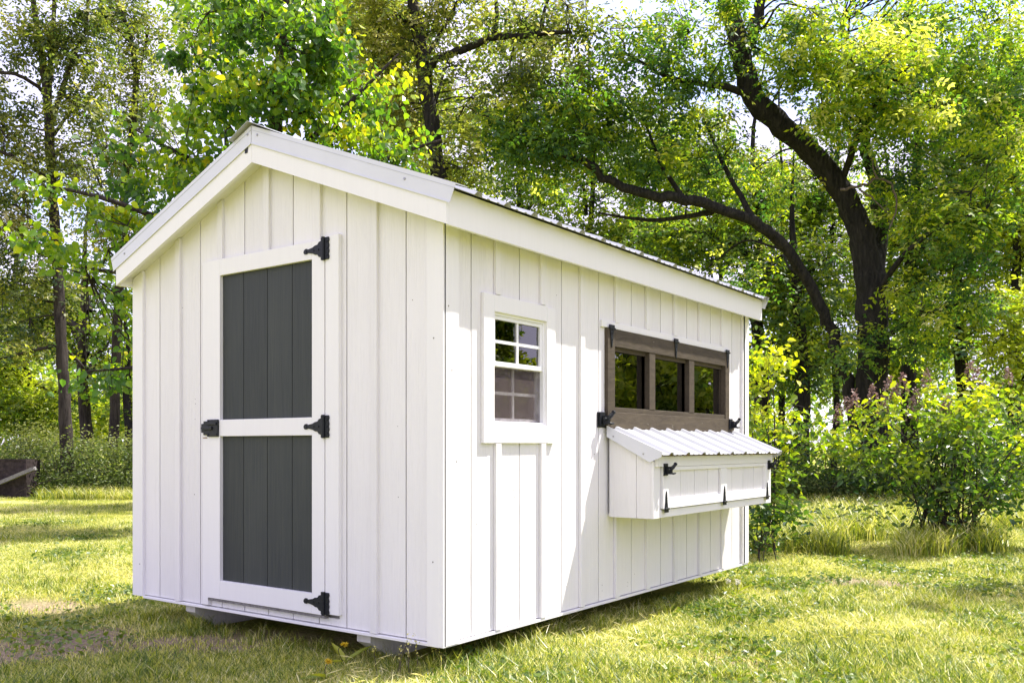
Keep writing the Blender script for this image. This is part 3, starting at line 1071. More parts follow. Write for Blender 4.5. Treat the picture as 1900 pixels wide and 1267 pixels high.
for lst in (pe, pe2):
    for a, b in zip(lst[:-1], lst[1:]):
        if a == 1.80: continue
        bb = 1.90 if a == 1.704 else b
        MB().box(NX - 0.012, NX - 0.001, a + .0022, bb - .0022, 0.7765, 0.9465).build('door_plank', M['white'], nest)
NF = NX + 0.016
MB().box(NX - .0115, NF, 1.634, 1.7035, 0.722, 0.970, CH).build('stile', M['trim'], nest)
MB().box(NX - .0115, NF, 3.2985, 3.385, 0.722, 0.970, CH).build('stile', M['trim'], nest)
MB().box(NX - .0005, NF, 2.4885, 2.5875, 0.7765, 0.9465, CH).build('stile', M['trim'], nest)
MB().box(NX - .0115, NF - .0008, 1.704, 3.298, 0.722, 0.776, CH).build('rail', M['trim'], nest)
MB().box(NX - .0115, NF - .0008, 1.704, 3.298, 0.947, 0.9705, CH).build('rail', M['trim'], nest)
for y in (1.668, 2.54, 3.34):
    small_t_hinge(NF + 0.0004, y, 0.722, 0.105, up=False, sc=0.8).build('hinge', M['black'], nest)
draw_latch(NF + 0.0004, 1.655, 0.955, 1, 0.85).build('latch', M['black'], nest)
draw_latch(NF + 0.0004, 3.37, 0.955, 1, 0.8).build('latch', M['black'], nest)
# lid of ribbed metal with a flashing along each end
lp0, lp1 = (0.011, 1.198), (0.380, 1.198 - 0.369 * 0.425)
lid_prof = ribbed(1.512, 3.490, 0.2286, 0.016, 1.62)
lid = sheet(lp0, lp1, lid_prof).build('lid', M['metal'], nest)
MB().prism([(0.012, 1.168), (NX + 0.02, 1.168 - (NX + .02) * 0.405), (NX + 0.02, 1.186 - (NX + .02) * 0.405), (0.012, 1.186)], 1, ny0 + .02, ny1 - .02).build('lid_deck', M['inner_dark'], nest)
for y in (1.90, 2.45, 3.00, 3.42):
    MB().box(NX + 0.002, NX + 0.04, y, y + 0.04, 1.0345, 1.046).build('lid_batten', M['inner'], nest)
for y0, y1, in ((1.504, 1.511), (3.491, 3.498)):
    poly = [(0.009, 1.150), (0.009, 1.216), (lp1[0], lp1[1] + 0.018), (lp1[0] - 0.01, lp1[1] - 0.012), (NX - 0.01, 1.000)]
    MB().prism(poly, 1, y0 + 0.002, y0 + 0.005).build('lid_flashing', M['flash'], nest)
for x, z in ((0.055, 1.152), (0.255, 1.048)):
    MB().disc((x, 1.506, z), (0, -1, 0), 0.005, 0.003, 8).build('flashing_screw', M['screw'], nest)
#@@TREES
# ------------------------------------------------------------------ foliage generators
def unit(a):
    return a / (np.linalg.norm(a, axis=-1, keepdims=True) + 1e-9)


def pinnate(O, tint, rng, L=0.32, lw=(0.108, 0.050), pairs=3, droop=0.55):
    """compound leaves: leaflets along a drooping stalk; returns verts, quads, tint per quad"""
    n = len(O)
    az = rng.uniform(0, 2 * np.pi, n)
    d = unit(np.stack([np.cos(az), np.sin(az), -droop + 0.45 * rng.normal(size=n)], -1))
    up = unit(np.stack([0.35 * rng.normal(size=n), 0.35 * rng.normal(size=n), np.ones(n)], -1))
    s = unit(np.cross(d, up))
    nr = np.cross(s, d)
    Ls = L * rng.uniform(0.75, 1.3, n)[:, None]
    sc = rng.uniform(0.8, 1.25, n)[:, None]
    V, T = [], []
    slots = [(0.22 + 0.68 * i / max(1, pairs - 1), sg) for i in range(pairs) for sg in (-1, 1)] + [(0.95, 0)]
    for t, sg in slots:
        tt = np.clip(t + 0.04 * rng.normal(size=(n, 1)), 0.05, 1.1)
        base = O + d * Ls * tt + np.array([0, 0, -0.10]) * (tt ** 2) * Ls / L * 0.5
        a = unit(s * sg * 0.9 + d * (0.42 if sg else 1.0) + nr * 0.25 * rng.normal(size=(n, 1)) + np.array([0, 0, -0.25]))
        w = unit(np.cross(nr + 0.35 * rng.normal(size=(n, 3)), a))
        l = lw[0] * sc
        h = lw[1] * sc * 0.5
        q = np.stack([base, base + a * l * 0.5 + w * h, base + a * l, base + a * l * 0.5 - w * h], 1)
        V.append(q)
        T.append(tint + 0.07 * rng.normal(size=n))
    V = np.concatenate(V).reshape(-1, 3)
    T = np.clip(np.concatenate(T), 0, 1)
    F = np.arange(len(V)).reshape(-1, 4)
    return V, F, T


def broad(O, tint, rng, size=0.075, droop=0.7, width=0.8, upness=0.5):
    """broad leaves folded along the midrib (two quads each)"""
    n = len(O)
    az = rng.uniform(0, 2 * np.pi, n)
    a = unit(np.stack([np.cos(az), np.sin(az), -droop + 0.5 * rng.normal(size=n)], -1))
    nr = unit(np.stack([0.6 * rng.normal(size=n), 0.6 * rng.normal(size=n), upness + 0.4 * rng.normal(size=n)], -1))
    w = unit(np.cross(nr, a))
    nr = np.cross(a, w)
    l = size * rng.uniform(0.42, 1.35, n)[:, None]
    h = l * width * 0.5
    fold = 0.25 * h
    curl = -0.12 * l
    b = O
    tip = O + a * l + nr * curl
    L1 = O + a * l * 0.22 + w * h * 0.85 + nr * fold
    L2 = O + a * l * 0.60 + w * h * 0.80 + nr * (fold + curl * 0.3)
    R1 = O + a * l * 0.22 - w * h * 0.85 + nr * fold
    R2 = O + a * l * 0.60 - w * h * 0.80 + nr * (fold + curl * 0.3)
    V = np.stack([b, tip, L2, L1, b, R1, R2, tip], 1).reshape(-1, 3)
    F = np.arange(len(V)).reshape(-1, 4)
    return V, F, np.repeat(np.clip(tint, 0, 1), 2)


def simple_leaf(O, tint, rng, size=0.12):
    n = len(O)
    a = unit(rng.normal(size=(n, 3)) + np.array([0, 0, -0.5]))
    nr = unit(rng.normal(size=(n, 3)) * 0.7 + np.array([0, 0, 0.8]))
    w = unit(np.cross(nr, a))
    l = size * rng.uniform(0.6, 1.4, n)[:, None]
    V = np.stack([O, O + a * l * .5 + w * l * .28, O + a * l, O + a * l * .5 - w * l * .28], 1).reshape(-1, 3)
    return V, np.arange(len(V)).reshape(-1, 4), np.clip(tint, 0, 1)


def clumps(blobs, cov, leaf_px_area, clump_px, rng, shell=0.25):
    """blobs: (u, v, depth, ru, rv, thickness_m[, weight[, painted sun or shade]]) in photo pixels.  Leaf clump centres spread through each
    crown mass, then leaves round each clump."""
    C, Tn, S, NL = [], [], [], []
    for bl in blobs:
        u, v, D, ru, rv, th = bl[:6]
        wgt = bl[6] if len(bl) > 6 else 1.0
        px = D / FPX
        area = math.pi * ru * rv
        nl = cov * wgt * area / leaf_px_area * (18.0 / D) ** -2
        k = max(3, int(area / clump_px ** 2 * (D / 18.0) ** 2 * 1.5))
        q = unit(rng.normal(size=(k, 3))) * (rng.uniform(shell, 1, (k, 1)) ** (1 / 2.2))
        c = at(u, v, D) + q[:, :1] * ru * px * RGT + q[:, 1:2] * rv * px * UPV + q[:, 2:] * th * FWD
        C.append(c)
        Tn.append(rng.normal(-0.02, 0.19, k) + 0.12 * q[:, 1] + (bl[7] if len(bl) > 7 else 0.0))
        S.append((0.13 + 0.0075 * D) * rng.uniform(.6, 1.35, k))
        wts = rng.gamma(1.6, 1.0, k)
        NL.append(np.maximum(2, nl * wts / wts.sum()).astype(int))
    return np.concatenate(C), np.concatenate(Tn), np.concatenate(S), np.concatenate(NL)


def leaves_round(C, Tn, S, NL, rng, base_t, spread=0.15, flat=0.6):
    idx = np.repeat(np.arange(len(C)), NL)
    off = rng.normal(size=(len(idx), 3)) * (S[idx][:, None] * np.array([1, 1, flat]))
    O = C[idx] + off
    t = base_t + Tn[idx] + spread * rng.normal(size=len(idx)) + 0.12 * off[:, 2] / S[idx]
    return O, t


class Quads:
    def __init__(self):
        self.v, self.f, self.n = [], [], 0

    def tube(self, p, r, n=6, rough=0.0, rng=None):
        v, f = tube_arrays(np.asarray(p, float), np.asarray(r, float), n, rough, rng)
        self.v.append(v)
        self.f.append(f + self.n)
        self.n += len(v)

    def build(self, name, mat, parent, smooth=True):
        return np_mesh(name, np.concatenate(self.v), np.concatenate(self.f), mat, parent, smooth=smooth)


def twigs(Q, skel, skr, C, rng, per=7, r0=0.035, tip=0.006, sag=0.1, sides=4):
    """boughs from the nearest limb to groups of clumps, then twigs to every clump"""
    if len(C) == 0: return
    k = max(1, len(C) // per)
    pick = rng.choice(len(C), k, replace=False)
    B = C[pick] + rng.normal(size=(k, 3)) * 0.1
    for b in B:
        dd = np.linalg.norm(skel - b, axis=1) + 0.5 * np.maximum(0, skel[:, 2] - b[2])
        i = int(np.argmin(dd))
        a = skel[i]
        ln = np.linalg.norm(b - a)
        mid = (a + b) / 2 + rng.normal(size=3) * 0.10 * ln + np.array([0, 0, sag * ln])
        p = spline([a, (a * .6 + mid * .4) + rng.normal(size=3) * .04 * ln, mid, b], 3)
        ra = min(skr[i] * 0.6, r0 * (0.5 + 0.35 * ln))
        Q.tube(p, np.linspace(ra, max(tip, ra * 0.3), len(p)), sides)
    for c in C:
        j = int(np.argmin(np.linalg.norm(B - c, axis=1)))
        a = B[j]
        ln = np.linalg.norm(c - a)
        if ln < 0.05: continue
        mid = (a + c) / 2 + rng.normal(size=3) * 0.10 * ln
        Q.tube(np.array([a, mid, c + (c - a) * 0.25]), [tip * 1.7, tip * 1.2, tip * 0.5], 3)


def path(pts, k=5, wob=0.0, rng=None):
    """pts: (u, v, depth, radius_m) in photo pixels -> smooth centre line and radii"""
    P = np.array([np.append(at(u, v, d), r) for (u, v, d, r) in pts])
    S = spline(P, k)
    if wob:
        S[1:-1, :3] += rng.normal(size=S[1:-1, :3].shape) * wob * S[1:-1, 3:4]
    return S[:, :3], np.maximum(S[:, 3], 0.004)


def tree(name, label, trunk, limbs, blobs, style, bark, cov=2.2, base_t=0.45, group=None, clump_px=30, seed=1, per=7, r0=0.035, leaf=None, mat=None, base=None, category='tree', twig_sides=4, rough=0.04, slim=(1.0, 1.0)):
    rng = np.random.default_rng(seed)
    b = np.array(at(*trunk[0][:3]))
    b[2] = gz(b[0], b[1])
    t = empty(name, tuple(b), label, category, group)
    p, r = path(trunk, 5, 0.05, rng)
    r = r * slim[0]
    p[0, 2] = min(p[0, 2], b[2] - 0.1)
    # root flare
    zrel = np.clip((p[:, 2] - b[2]) / 0.9, 0, 1)
    r = r * (1 + 0.35 * (1 - zrel) ** 2)
    Q = Quads()
    Q.tube(p, r, 14, rough, rng)
    Q.build('trunk', bark, t)
    sk, sr = [p], [r]
    for lm in limbs:
        lp, lr = path(lm, 5, 0.12, rng)
        lr = lr * slim[1]
        q = Quads()
        q.tube(lp, lr, 9, rough, rng)
        q.build('limb', bark, t)
        sk.append(lp)
        sr.append(lr)
    sk, sr = np.concatenate(sk), np.concatenate(sr)
    # branches only above the first part of the trunk
    keep = sk[:, 2] > b[2] + (0.6 if category == 'tree' else 0.2)
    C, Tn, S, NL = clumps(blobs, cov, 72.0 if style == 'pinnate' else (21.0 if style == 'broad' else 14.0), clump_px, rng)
    ok = C[:, 2] > 0.25
    C, Tn, S, NL = C[ok], Tn[ok], S[ok], NL[ok]
    Q = Quads()
    twigs(Q, sk[keep] if keep.any() else sk, sr[keep] if keep.any() else sr, C, rng, per, r0, sides=twig_sides)
    tag(Q.build('branches', bark, t), kind='stuff')
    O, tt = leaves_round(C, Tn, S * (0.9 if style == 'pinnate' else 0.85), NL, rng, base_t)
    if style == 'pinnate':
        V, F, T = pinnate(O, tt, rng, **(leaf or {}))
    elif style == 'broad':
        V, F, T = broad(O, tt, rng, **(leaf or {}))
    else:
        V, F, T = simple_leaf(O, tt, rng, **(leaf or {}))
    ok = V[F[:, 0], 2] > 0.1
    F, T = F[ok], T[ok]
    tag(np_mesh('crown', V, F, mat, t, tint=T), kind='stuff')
    tree.count = getattr(tree, 'count', 0) + len(F) * 2
    return t


LOC, DRY, POP, LIL, BAK = M['leaf_locust'], M['leaf_dry'], M['leaf_poplar'], M['leaf_lilac'], M['leaf_back']
GRP = 'trees round the clearing'

# --- big leaning locust at the right
D0 = 18.5
tree('locust_tree', 'massive dark locust with leaning forked trunk rising behind the lilac bush',
     [(1622, 930, D0, .46), (1621, 820, D0, .43), (1620, 700, D0, .40), (1619, 600, D0, .40), (1615, 520, D0, .40), (1600, 450, D0, .33), (1580, 390, D0, .30), (1545, 330, D0, .285), (1490, 270, D0, .275),
      (1440, 225, D0 - .2, .29), (1398, 180, D0 - .3, .27), (1376, 110, D0 - .4, .26), (1360, 40, D0 - .4, .24), (1335, -40, D0 - .5, .2), (1300, -140, D0 - .5, .14), (1280, -240, D0 - .5, .08)],
     [[(1378, 105, D0 - .4, .20), (1398, 60, D0 - .5, .18), (1412, 0, D0 - .6, .16), (1440, -80, D0 - .8, .12), (1480, -180, D0 - 1, .07)],
      [(1615, 540, D0, .34), (1632, 450, D0 + .4, .30), (1634, 380, D0 + .7, .28), (1620, 320, D0 + .8, .22), (1600, 250, D0 + .8, .16), (1590, 150, D0 + .9, .12), (1560, 40, D0 + 1, .06)],
      [(1598, 850, D0 + .3, .24), (1578, 730, D0 + .2, .21), (1545, 620, D0, .19), (1500, 525, D0 - .3, .18), (1450, 455, D0 - .6, .175), (1400, 415, D0 - .8, .17), (1330, 385, D0 - 1, .165), (1270, 370, D0 - 1.2, .16), (1200, 362, D0 - 1.3, .15),
       (1130, 335, D0 - 1.4, .13), (1085, 300, D0 - 1.5, .11), (1020, 278, D0 - 1.5, .09), (950, 235, D0 - 1.5, .05), (895, 212, D0 - 1.4, .03)],
      [(1340, 388, D0 - 1, .09), (1285, 400, D0 - .8, .08), (1200, 408, D0 - .6, .06), (1110, 395, D0 - .5, .03)],
      [(1395, 175, D0 - .3, .14), (1330, 160, D0 - .7, .10), (1250, 148, D0 - 1.0, .07), (1160, 100, D0 - 1.2, .04)],
      [(1400, 410, D0 - .8, .10), (1340, 300, D0 - .3, .07), (1300, 200, D0, .04)],
      [(1270, 372, D0 - 1.2, .09), (1225, 300, D0 - 1.0, .06), (1195, 220, D0 - .8, .035)],
      [(1560, 340, D0, .12), (1600, 240, D0 - .9, .10), (1640, 170, D0 - 1.6, .07), (1690, 120, D0 - 2, .04)],
      [(1615, 560, D0, .11), (1680, 470, D0 - 1.0, .08), (1750, 420, D0 - 1.5, .05), (1830, 390, D0 - 1.8, .03)],
      [(1618, 640, D0, .10), (1700, 590, D0 - .6, .07), (1790, 560, D0 - 1.2, .04)]],
     [(1080, 210, D0 - 1.4, 110, 70, 1.0, 1.5, -.12), (1010, 262, D0 - 1.4, 85, 60, .8, 1.7, -.10), (940, 225, D0 - 1.5, 55, 35, .6, 1.4, -.05), (1190, 110, D0 - 1, 110, 75, 1.2, 1.1, -.12), (1300, 60, D0 - .8, 100, 70, 1.3, .8), (1200, 250, D0 - 1.2, 95, 75, 1.0, 1.1, -.14),  # negative last values darken the leaves as shaded masses
      (1300, 250, D0 - .3, 90, 80, 1.1, .7), (1240, 330, D0 - .6, 90, 35, .8, .45), (1450, 80, D0 - .8, 95, 85, 1.3, .8), (1560, 60, D0 - .8, 100, 80, 1.3, .9, .18), (1600, 190, D0 - 1.3, 105, 75, 1.1, 1.1, .22), (1650, 110, D0 - 1.8, 85, 60, .9, 1.2, .30), (1690, 205, D0 - 2.2, 45, 30, .5, 1.2, .34), (1520, 120, D0 - 1.6, 70, 55, .8, .9, .2),  # positive last values lighten the leaves as sunlit masses
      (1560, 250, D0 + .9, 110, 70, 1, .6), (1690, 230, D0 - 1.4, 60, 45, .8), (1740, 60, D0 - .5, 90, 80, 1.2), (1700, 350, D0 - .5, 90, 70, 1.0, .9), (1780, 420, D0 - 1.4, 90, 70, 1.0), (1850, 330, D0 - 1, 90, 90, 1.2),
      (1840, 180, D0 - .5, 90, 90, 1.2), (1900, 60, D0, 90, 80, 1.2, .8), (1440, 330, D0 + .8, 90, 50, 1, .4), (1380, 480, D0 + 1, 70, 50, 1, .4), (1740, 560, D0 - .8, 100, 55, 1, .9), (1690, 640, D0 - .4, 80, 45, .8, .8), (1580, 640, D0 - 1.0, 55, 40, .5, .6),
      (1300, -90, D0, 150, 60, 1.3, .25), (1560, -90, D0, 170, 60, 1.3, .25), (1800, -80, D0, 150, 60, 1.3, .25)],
     'pinnate', M['bark_dark'], cov=1.65, base_t=0.52, group=GRP, mat=LOC, seed=11, clump_px=32, slim=(.76, .62))

# --- locust with the S-shaped trunk behind the middle of the roof
D1 = 18.0
tree('locust_tree', 'slim dark locust whose bent trunk rises behind the middle of the roof ridge',
     [(840, 930, D1, .24), (835, 700, D1, .22), (830, 500, D1, .20), (822, 400, D1, .185), (812, 320, D1, .175), (802, 230, D1, .165), (790, 170, D1, .16), (784, 110, D1, .15), (772, 40, D1, .13), (760, -40, D1, .11), (750, -160, D1, .06)],
     [[(788, 150, D1, .10), (805, 115, D1 - .2, .095), (840, 98, D1 - .4, .09), (880, 85, D1 - .6, .085), (915, 70, D1 - .8, .08), (960, 68, D1 - 1, .07), (1005, 63, D1 - 1.2, .06), (1060, 60, D1 - 1.3, .035)],
      [(916, 72, D1 - .8, .06), (922, 30, D1 - .8, .05), (918, -40, D1 - .8, .035)],
      [(1003, 64, D1 - 1.2, .05), (1010, 20, D1 - 1.2, .04), (1030, -40, D1 - 1.2, .03)],
      [(800, 215, D1, .06), (815, 165, D1 + .2, .045), (822, 140, D1 + .3, .03)],
      [(776, 50, D1, .08), (700, 10, D1 + .3, .05), (640, -40, D1 + .4, .03)],
      [(786, 115, D1, .06), (830, 40, D1 + .5, .045), (870, -40, D1 + .6, .03)]],
     [(740, 60, D1 + .3, 90, 55, .9, 1.1, .15), (715, 150, D1 + .4, 65, 60, .7, 1.2, .25), (745, 240, D1 + .8, 60, 50, .6, 1.1, .15), (850, 130, D1, 60, 50, .8, .5), (870, 225, D1 + .2, 60, 45, .8, .45), (850, 300, D1 + .3, 60, 45, .9, .7), (950, 30, D1 - .9, 75, 40, .8, .8), (1040, 20, D1 - 1, 70, 45, .8, .9), (990, 120, D1 - 1, 80, 45, .8, .9),  # positive last values colour these masses as if lit
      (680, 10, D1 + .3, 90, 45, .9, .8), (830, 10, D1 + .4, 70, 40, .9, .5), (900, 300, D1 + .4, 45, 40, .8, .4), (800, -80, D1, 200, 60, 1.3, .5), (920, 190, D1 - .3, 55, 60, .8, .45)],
     'pinnate', M['bark_dark'], cov=2.2, base_t=0.50, group=GRP, mat=DRY, seed=12, clump_px=30, slim=(.9, .8))

# --- thin locusts at the left
D2 = 20.0
tree('locust_tree', 'tall slim locust at the left edge of the clearing with bare straight lower trunk',
     [(124, 930, D2, .20), (122, 800, D2, .185), (116, 680, D2, .17), (110, 560, D2, .16), (103, 440, D2, .15), (96, 330, D2, .14), (92, 240, D2, .135), (86, 170, D2, .12), (76, 90, D2, .10), (64, 20, D2, .08), (50, -80, D2, .05)],
     [[(92, 235, D2, .08), (92, 170, D2 + .2, .075), (95, 100, D2 + .3, .07), (100, 20, D2 + .3, .06), (104, -60, D2 + .3, .04)],
      [(98, 225, D2, .07), (118, 160, D2 - .2, .065), (138, 105, D2 - .3, .06), (160, 50, D2 - .4, .05), (165, -20, D2 - .5, .035)],
      [(82, 172, D2, .06), (50, 148, D2 - .3, .05), (10, 135, D2 - .5, .045), (-60, 140, D2 - .6, .03)],
      [(100, 250, D2, .05), (130, 210, D2 - .3, .04), (165, 195, D2 - .5, .03)],
      [(104, 340, D2, .06), (55, 310, D2 - .4, .05), (10, 285, D2 - .6, .045), (-50, 270, D2 - .8, .03)],
      [(103, 440, D2, .05), (60, 410, D2 - .3, .04), (30, 380, D2 - .4, .03)],
      [(112, 640, D2, .05), (60, 650, D2 - .3, .045), (0, 665, D2 - .5, .035), (-60, 660, D2 - .6, .02)],
      [(114, 640, D2, .05), (140, 665, D2 + .3, .04), (155, 680, D2 + .4, .03)]],
     [(50, 60, D2 - .2, 75, 50, .9, .8), (130, 50, D2 - .2, 70, 50, .9, .9), (140, 130, D2 - .3, 60, 45, .9, .75), (20, 190, D2 - .4, 55, 40, .8, .55), (60, 270, D2 - .4, 65, 40, .8, .6), (150, 230, D2 - .3, 55, 50, .8, .75),
      (30, 350, D2 - .5, 65, 50, .9, .8), (20, 450, D2 - .4, 60, 55, .9, 1.0), (140, 330, D2, 55, 45, .8, .6), (60, 530, D2 + .5, 80, 50, .9, .9), (30, 620, D2 - .2, 70, 45, .9, .7), (-70, 200, D2, 70, 120, 1.2, .7), (90, -70, D2, 130, 50, 1.2, .7)],
     'pinnate', M['bark_mid'], cov=2.2, base_t=0.40, group=GRP, mat=DRY, seed=13, clump_px=27, slim=(.72, .8))
D3 = 22.5
tree('locust_tree', 'second slender locust left of the shed with a gap of pale sky beside its crown',
     [(205, 930, D3, .19), (212, 760, D3, .17), (218, 600, D3, .16), (225, 480, D3, .15), (230, 400, D3, .14), (234, 320, D3, .13), (246, 240, D3, .12), (252, 150, D3, .10), (244, 80, D3, .085), (225, 20, D3, .065), (205, -50, D3, .04)],
     [[(252, 150, D3, .055), (268, 90, D3 + .3, .045), (278, 40, D3 + .4, .035)], [(240, 280, D3, .06), (280, 230, D3 - .3, .045), (300, 190, D3 - .5, .03)],
      [(230, 400, D3, .05), (190, 350, D3 + .3, .04), (170, 300, D3 + .4, .03)], [(244, 80, D3, .05), (200, 40, D3, .04), (185, 0, D3, .03)]],
     [(245, 50, D3, 55, 55, .9, .8), (215, 0, D3, 55, 35, .9, .8), (255, 130, D3, 50, 40, .8, .7), (225, 190, D3 + .2, 55, 40, .9, .75), (280, 200, D3 - .3, 45, 35, .8, .6), (190, 290, D3 + .2, 60, 45, .9, .7), (265, 300, D3, 50, 40, .8, .6),
      (235, -70, D3, 70, 45, 1, .5), (210, 420, D3 + .3, 60, 50, .9, .8), (270, 430, D3, 40, 45, .8, .8)],
     'pinnate', M['bark_mid'], cov=2.2, base_t=0.42, group=GRP, mat=DRY, seed=14, clump_px=27, slim=(.7, .8))

# --- large-leaved young poplar just behind the shed
D4 = 12.2
tree('poplar_tree', 'bright green large leaved young tree filling the view just behind the left roof slope',
     [(500, 983, D4, .13), (500, 800, D4, .12), (498, 600, D4, .11), (500, 400, D4, .10), (510, 250, D4, .09), (520, 120, D4, .07), (530, 0, D4, .05), (540, -120, D4, .03)],
     [[(500, 560, D4, .06), (400, 470, D4 - .3, .045), (280, 400, D4 - .6, .035), (160, 360, D4 - .8, .025), (70, 345, D4 - .9, .012)],
      [(499, 640, D4, .05), (400, 560, D4 - .4, .04), (300, 520, D4 - .6, .03), (180, 500, D4 - .8, .02), (70, 470, D4 - .9, .012)],
      [(499, 700, D4, .05), (380, 660, D4, .04), (260, 680, D4 + .1, .025), (150, 690, D4 + .2, .012)],
      [(505, 330, D4, .05), (420, 230, D4 + .2, .035), (370, 120, D4 + .3, .02), (345, 60, D4 + .3, .01)],
      [(505, 330, D4, .05), (610, 230, D4 + .3, .04), (690, 150, D4 + .5, .025), (740, 100, D4 + .6, .012)],
      [(500, 420, D4, .05), (620, 350, D4 + .3, .04), (730, 290, D4 + .5, .03), (820, 260, D4 + .6, .015)],
      [(503, 380, D4, .05), (400, 320, D4, .04), (320, 280, D4 - .1, .03), (250, 240, D4 - .1, .012)],
      [(515, 200, D4, .04), (580, 100, D4 - .2, .03), (620, 20, D4 - .3, .018)]],
     [(400, 130, D4 + .2, 65, 75, .7, 1.0), (480, 90, D4, 80, 80, .8, 1.1), (580, 70, D4 - .1, 85, 70, .8, 1.1), (660, 140, D4 + .4, 75, 65, .8, 1.0), (400, 240, D4 + .1, 80, 60, .8, 1.1), (500, 200, D4, 90, 70, .8, 1.0), (610, 200, D4 + .2, 90, 70, .8, 1.1),
      (690, 260, D4 + .4, 75, 50, .8, 1.1), (745, 305, D4 + .5, 45, 30, .6, .8), (310, 270, D4 - .1, 65, 45, .6, .9), (260, 330, D4 - .3, 60, 45, .6, .8), (330, 370, D4 - .3, 70, 55, .7, 1.0), (210, 390, D4 - .6, 60, 35, .5, .7), (120, 370, D4 - .8, 60, 25, .4, .7),
      (85, 345, D4 - .9, 25, 15, .3, .8), (260, 470, D4 - .6, 70, 45, .6, 1.0), (160, 480, D4 - .7, 75, 40, .5, .8), (80, 450, D4 - .9, 45, 35, .4, .7), (330, 470, D4 - .4, 70, 50, .7, 1.0), (200, 560, D4 - .3, 60, 35, .5, .6), (270, 590, D4 - .2, 55, 50, .6, .8),
      (230, 680, D4 + .1, 60, 40, .5, .6), (180, 700, D4 + .1, 40, 30, .4, .5), (440, 30, D4 + .1, 70, 50, .7, .8), (520, -40, D4, 110, 50, .8, .8), (560, 150, D4 - .4, 60, 50, .6, .6), (640, 300, D4 + .3, 110, 35, .7, .8), (450, 320, D4, 100, 60, .8, .8)],
     'broad', M['bark_mid'], cov=2.1, base_t=0.54, group=GRP, mat=POP, seed=15, clump_px=30, leaf=dict(size=0.098, droop=0.8, width=0.85, upness=0.45), r0=0.02)

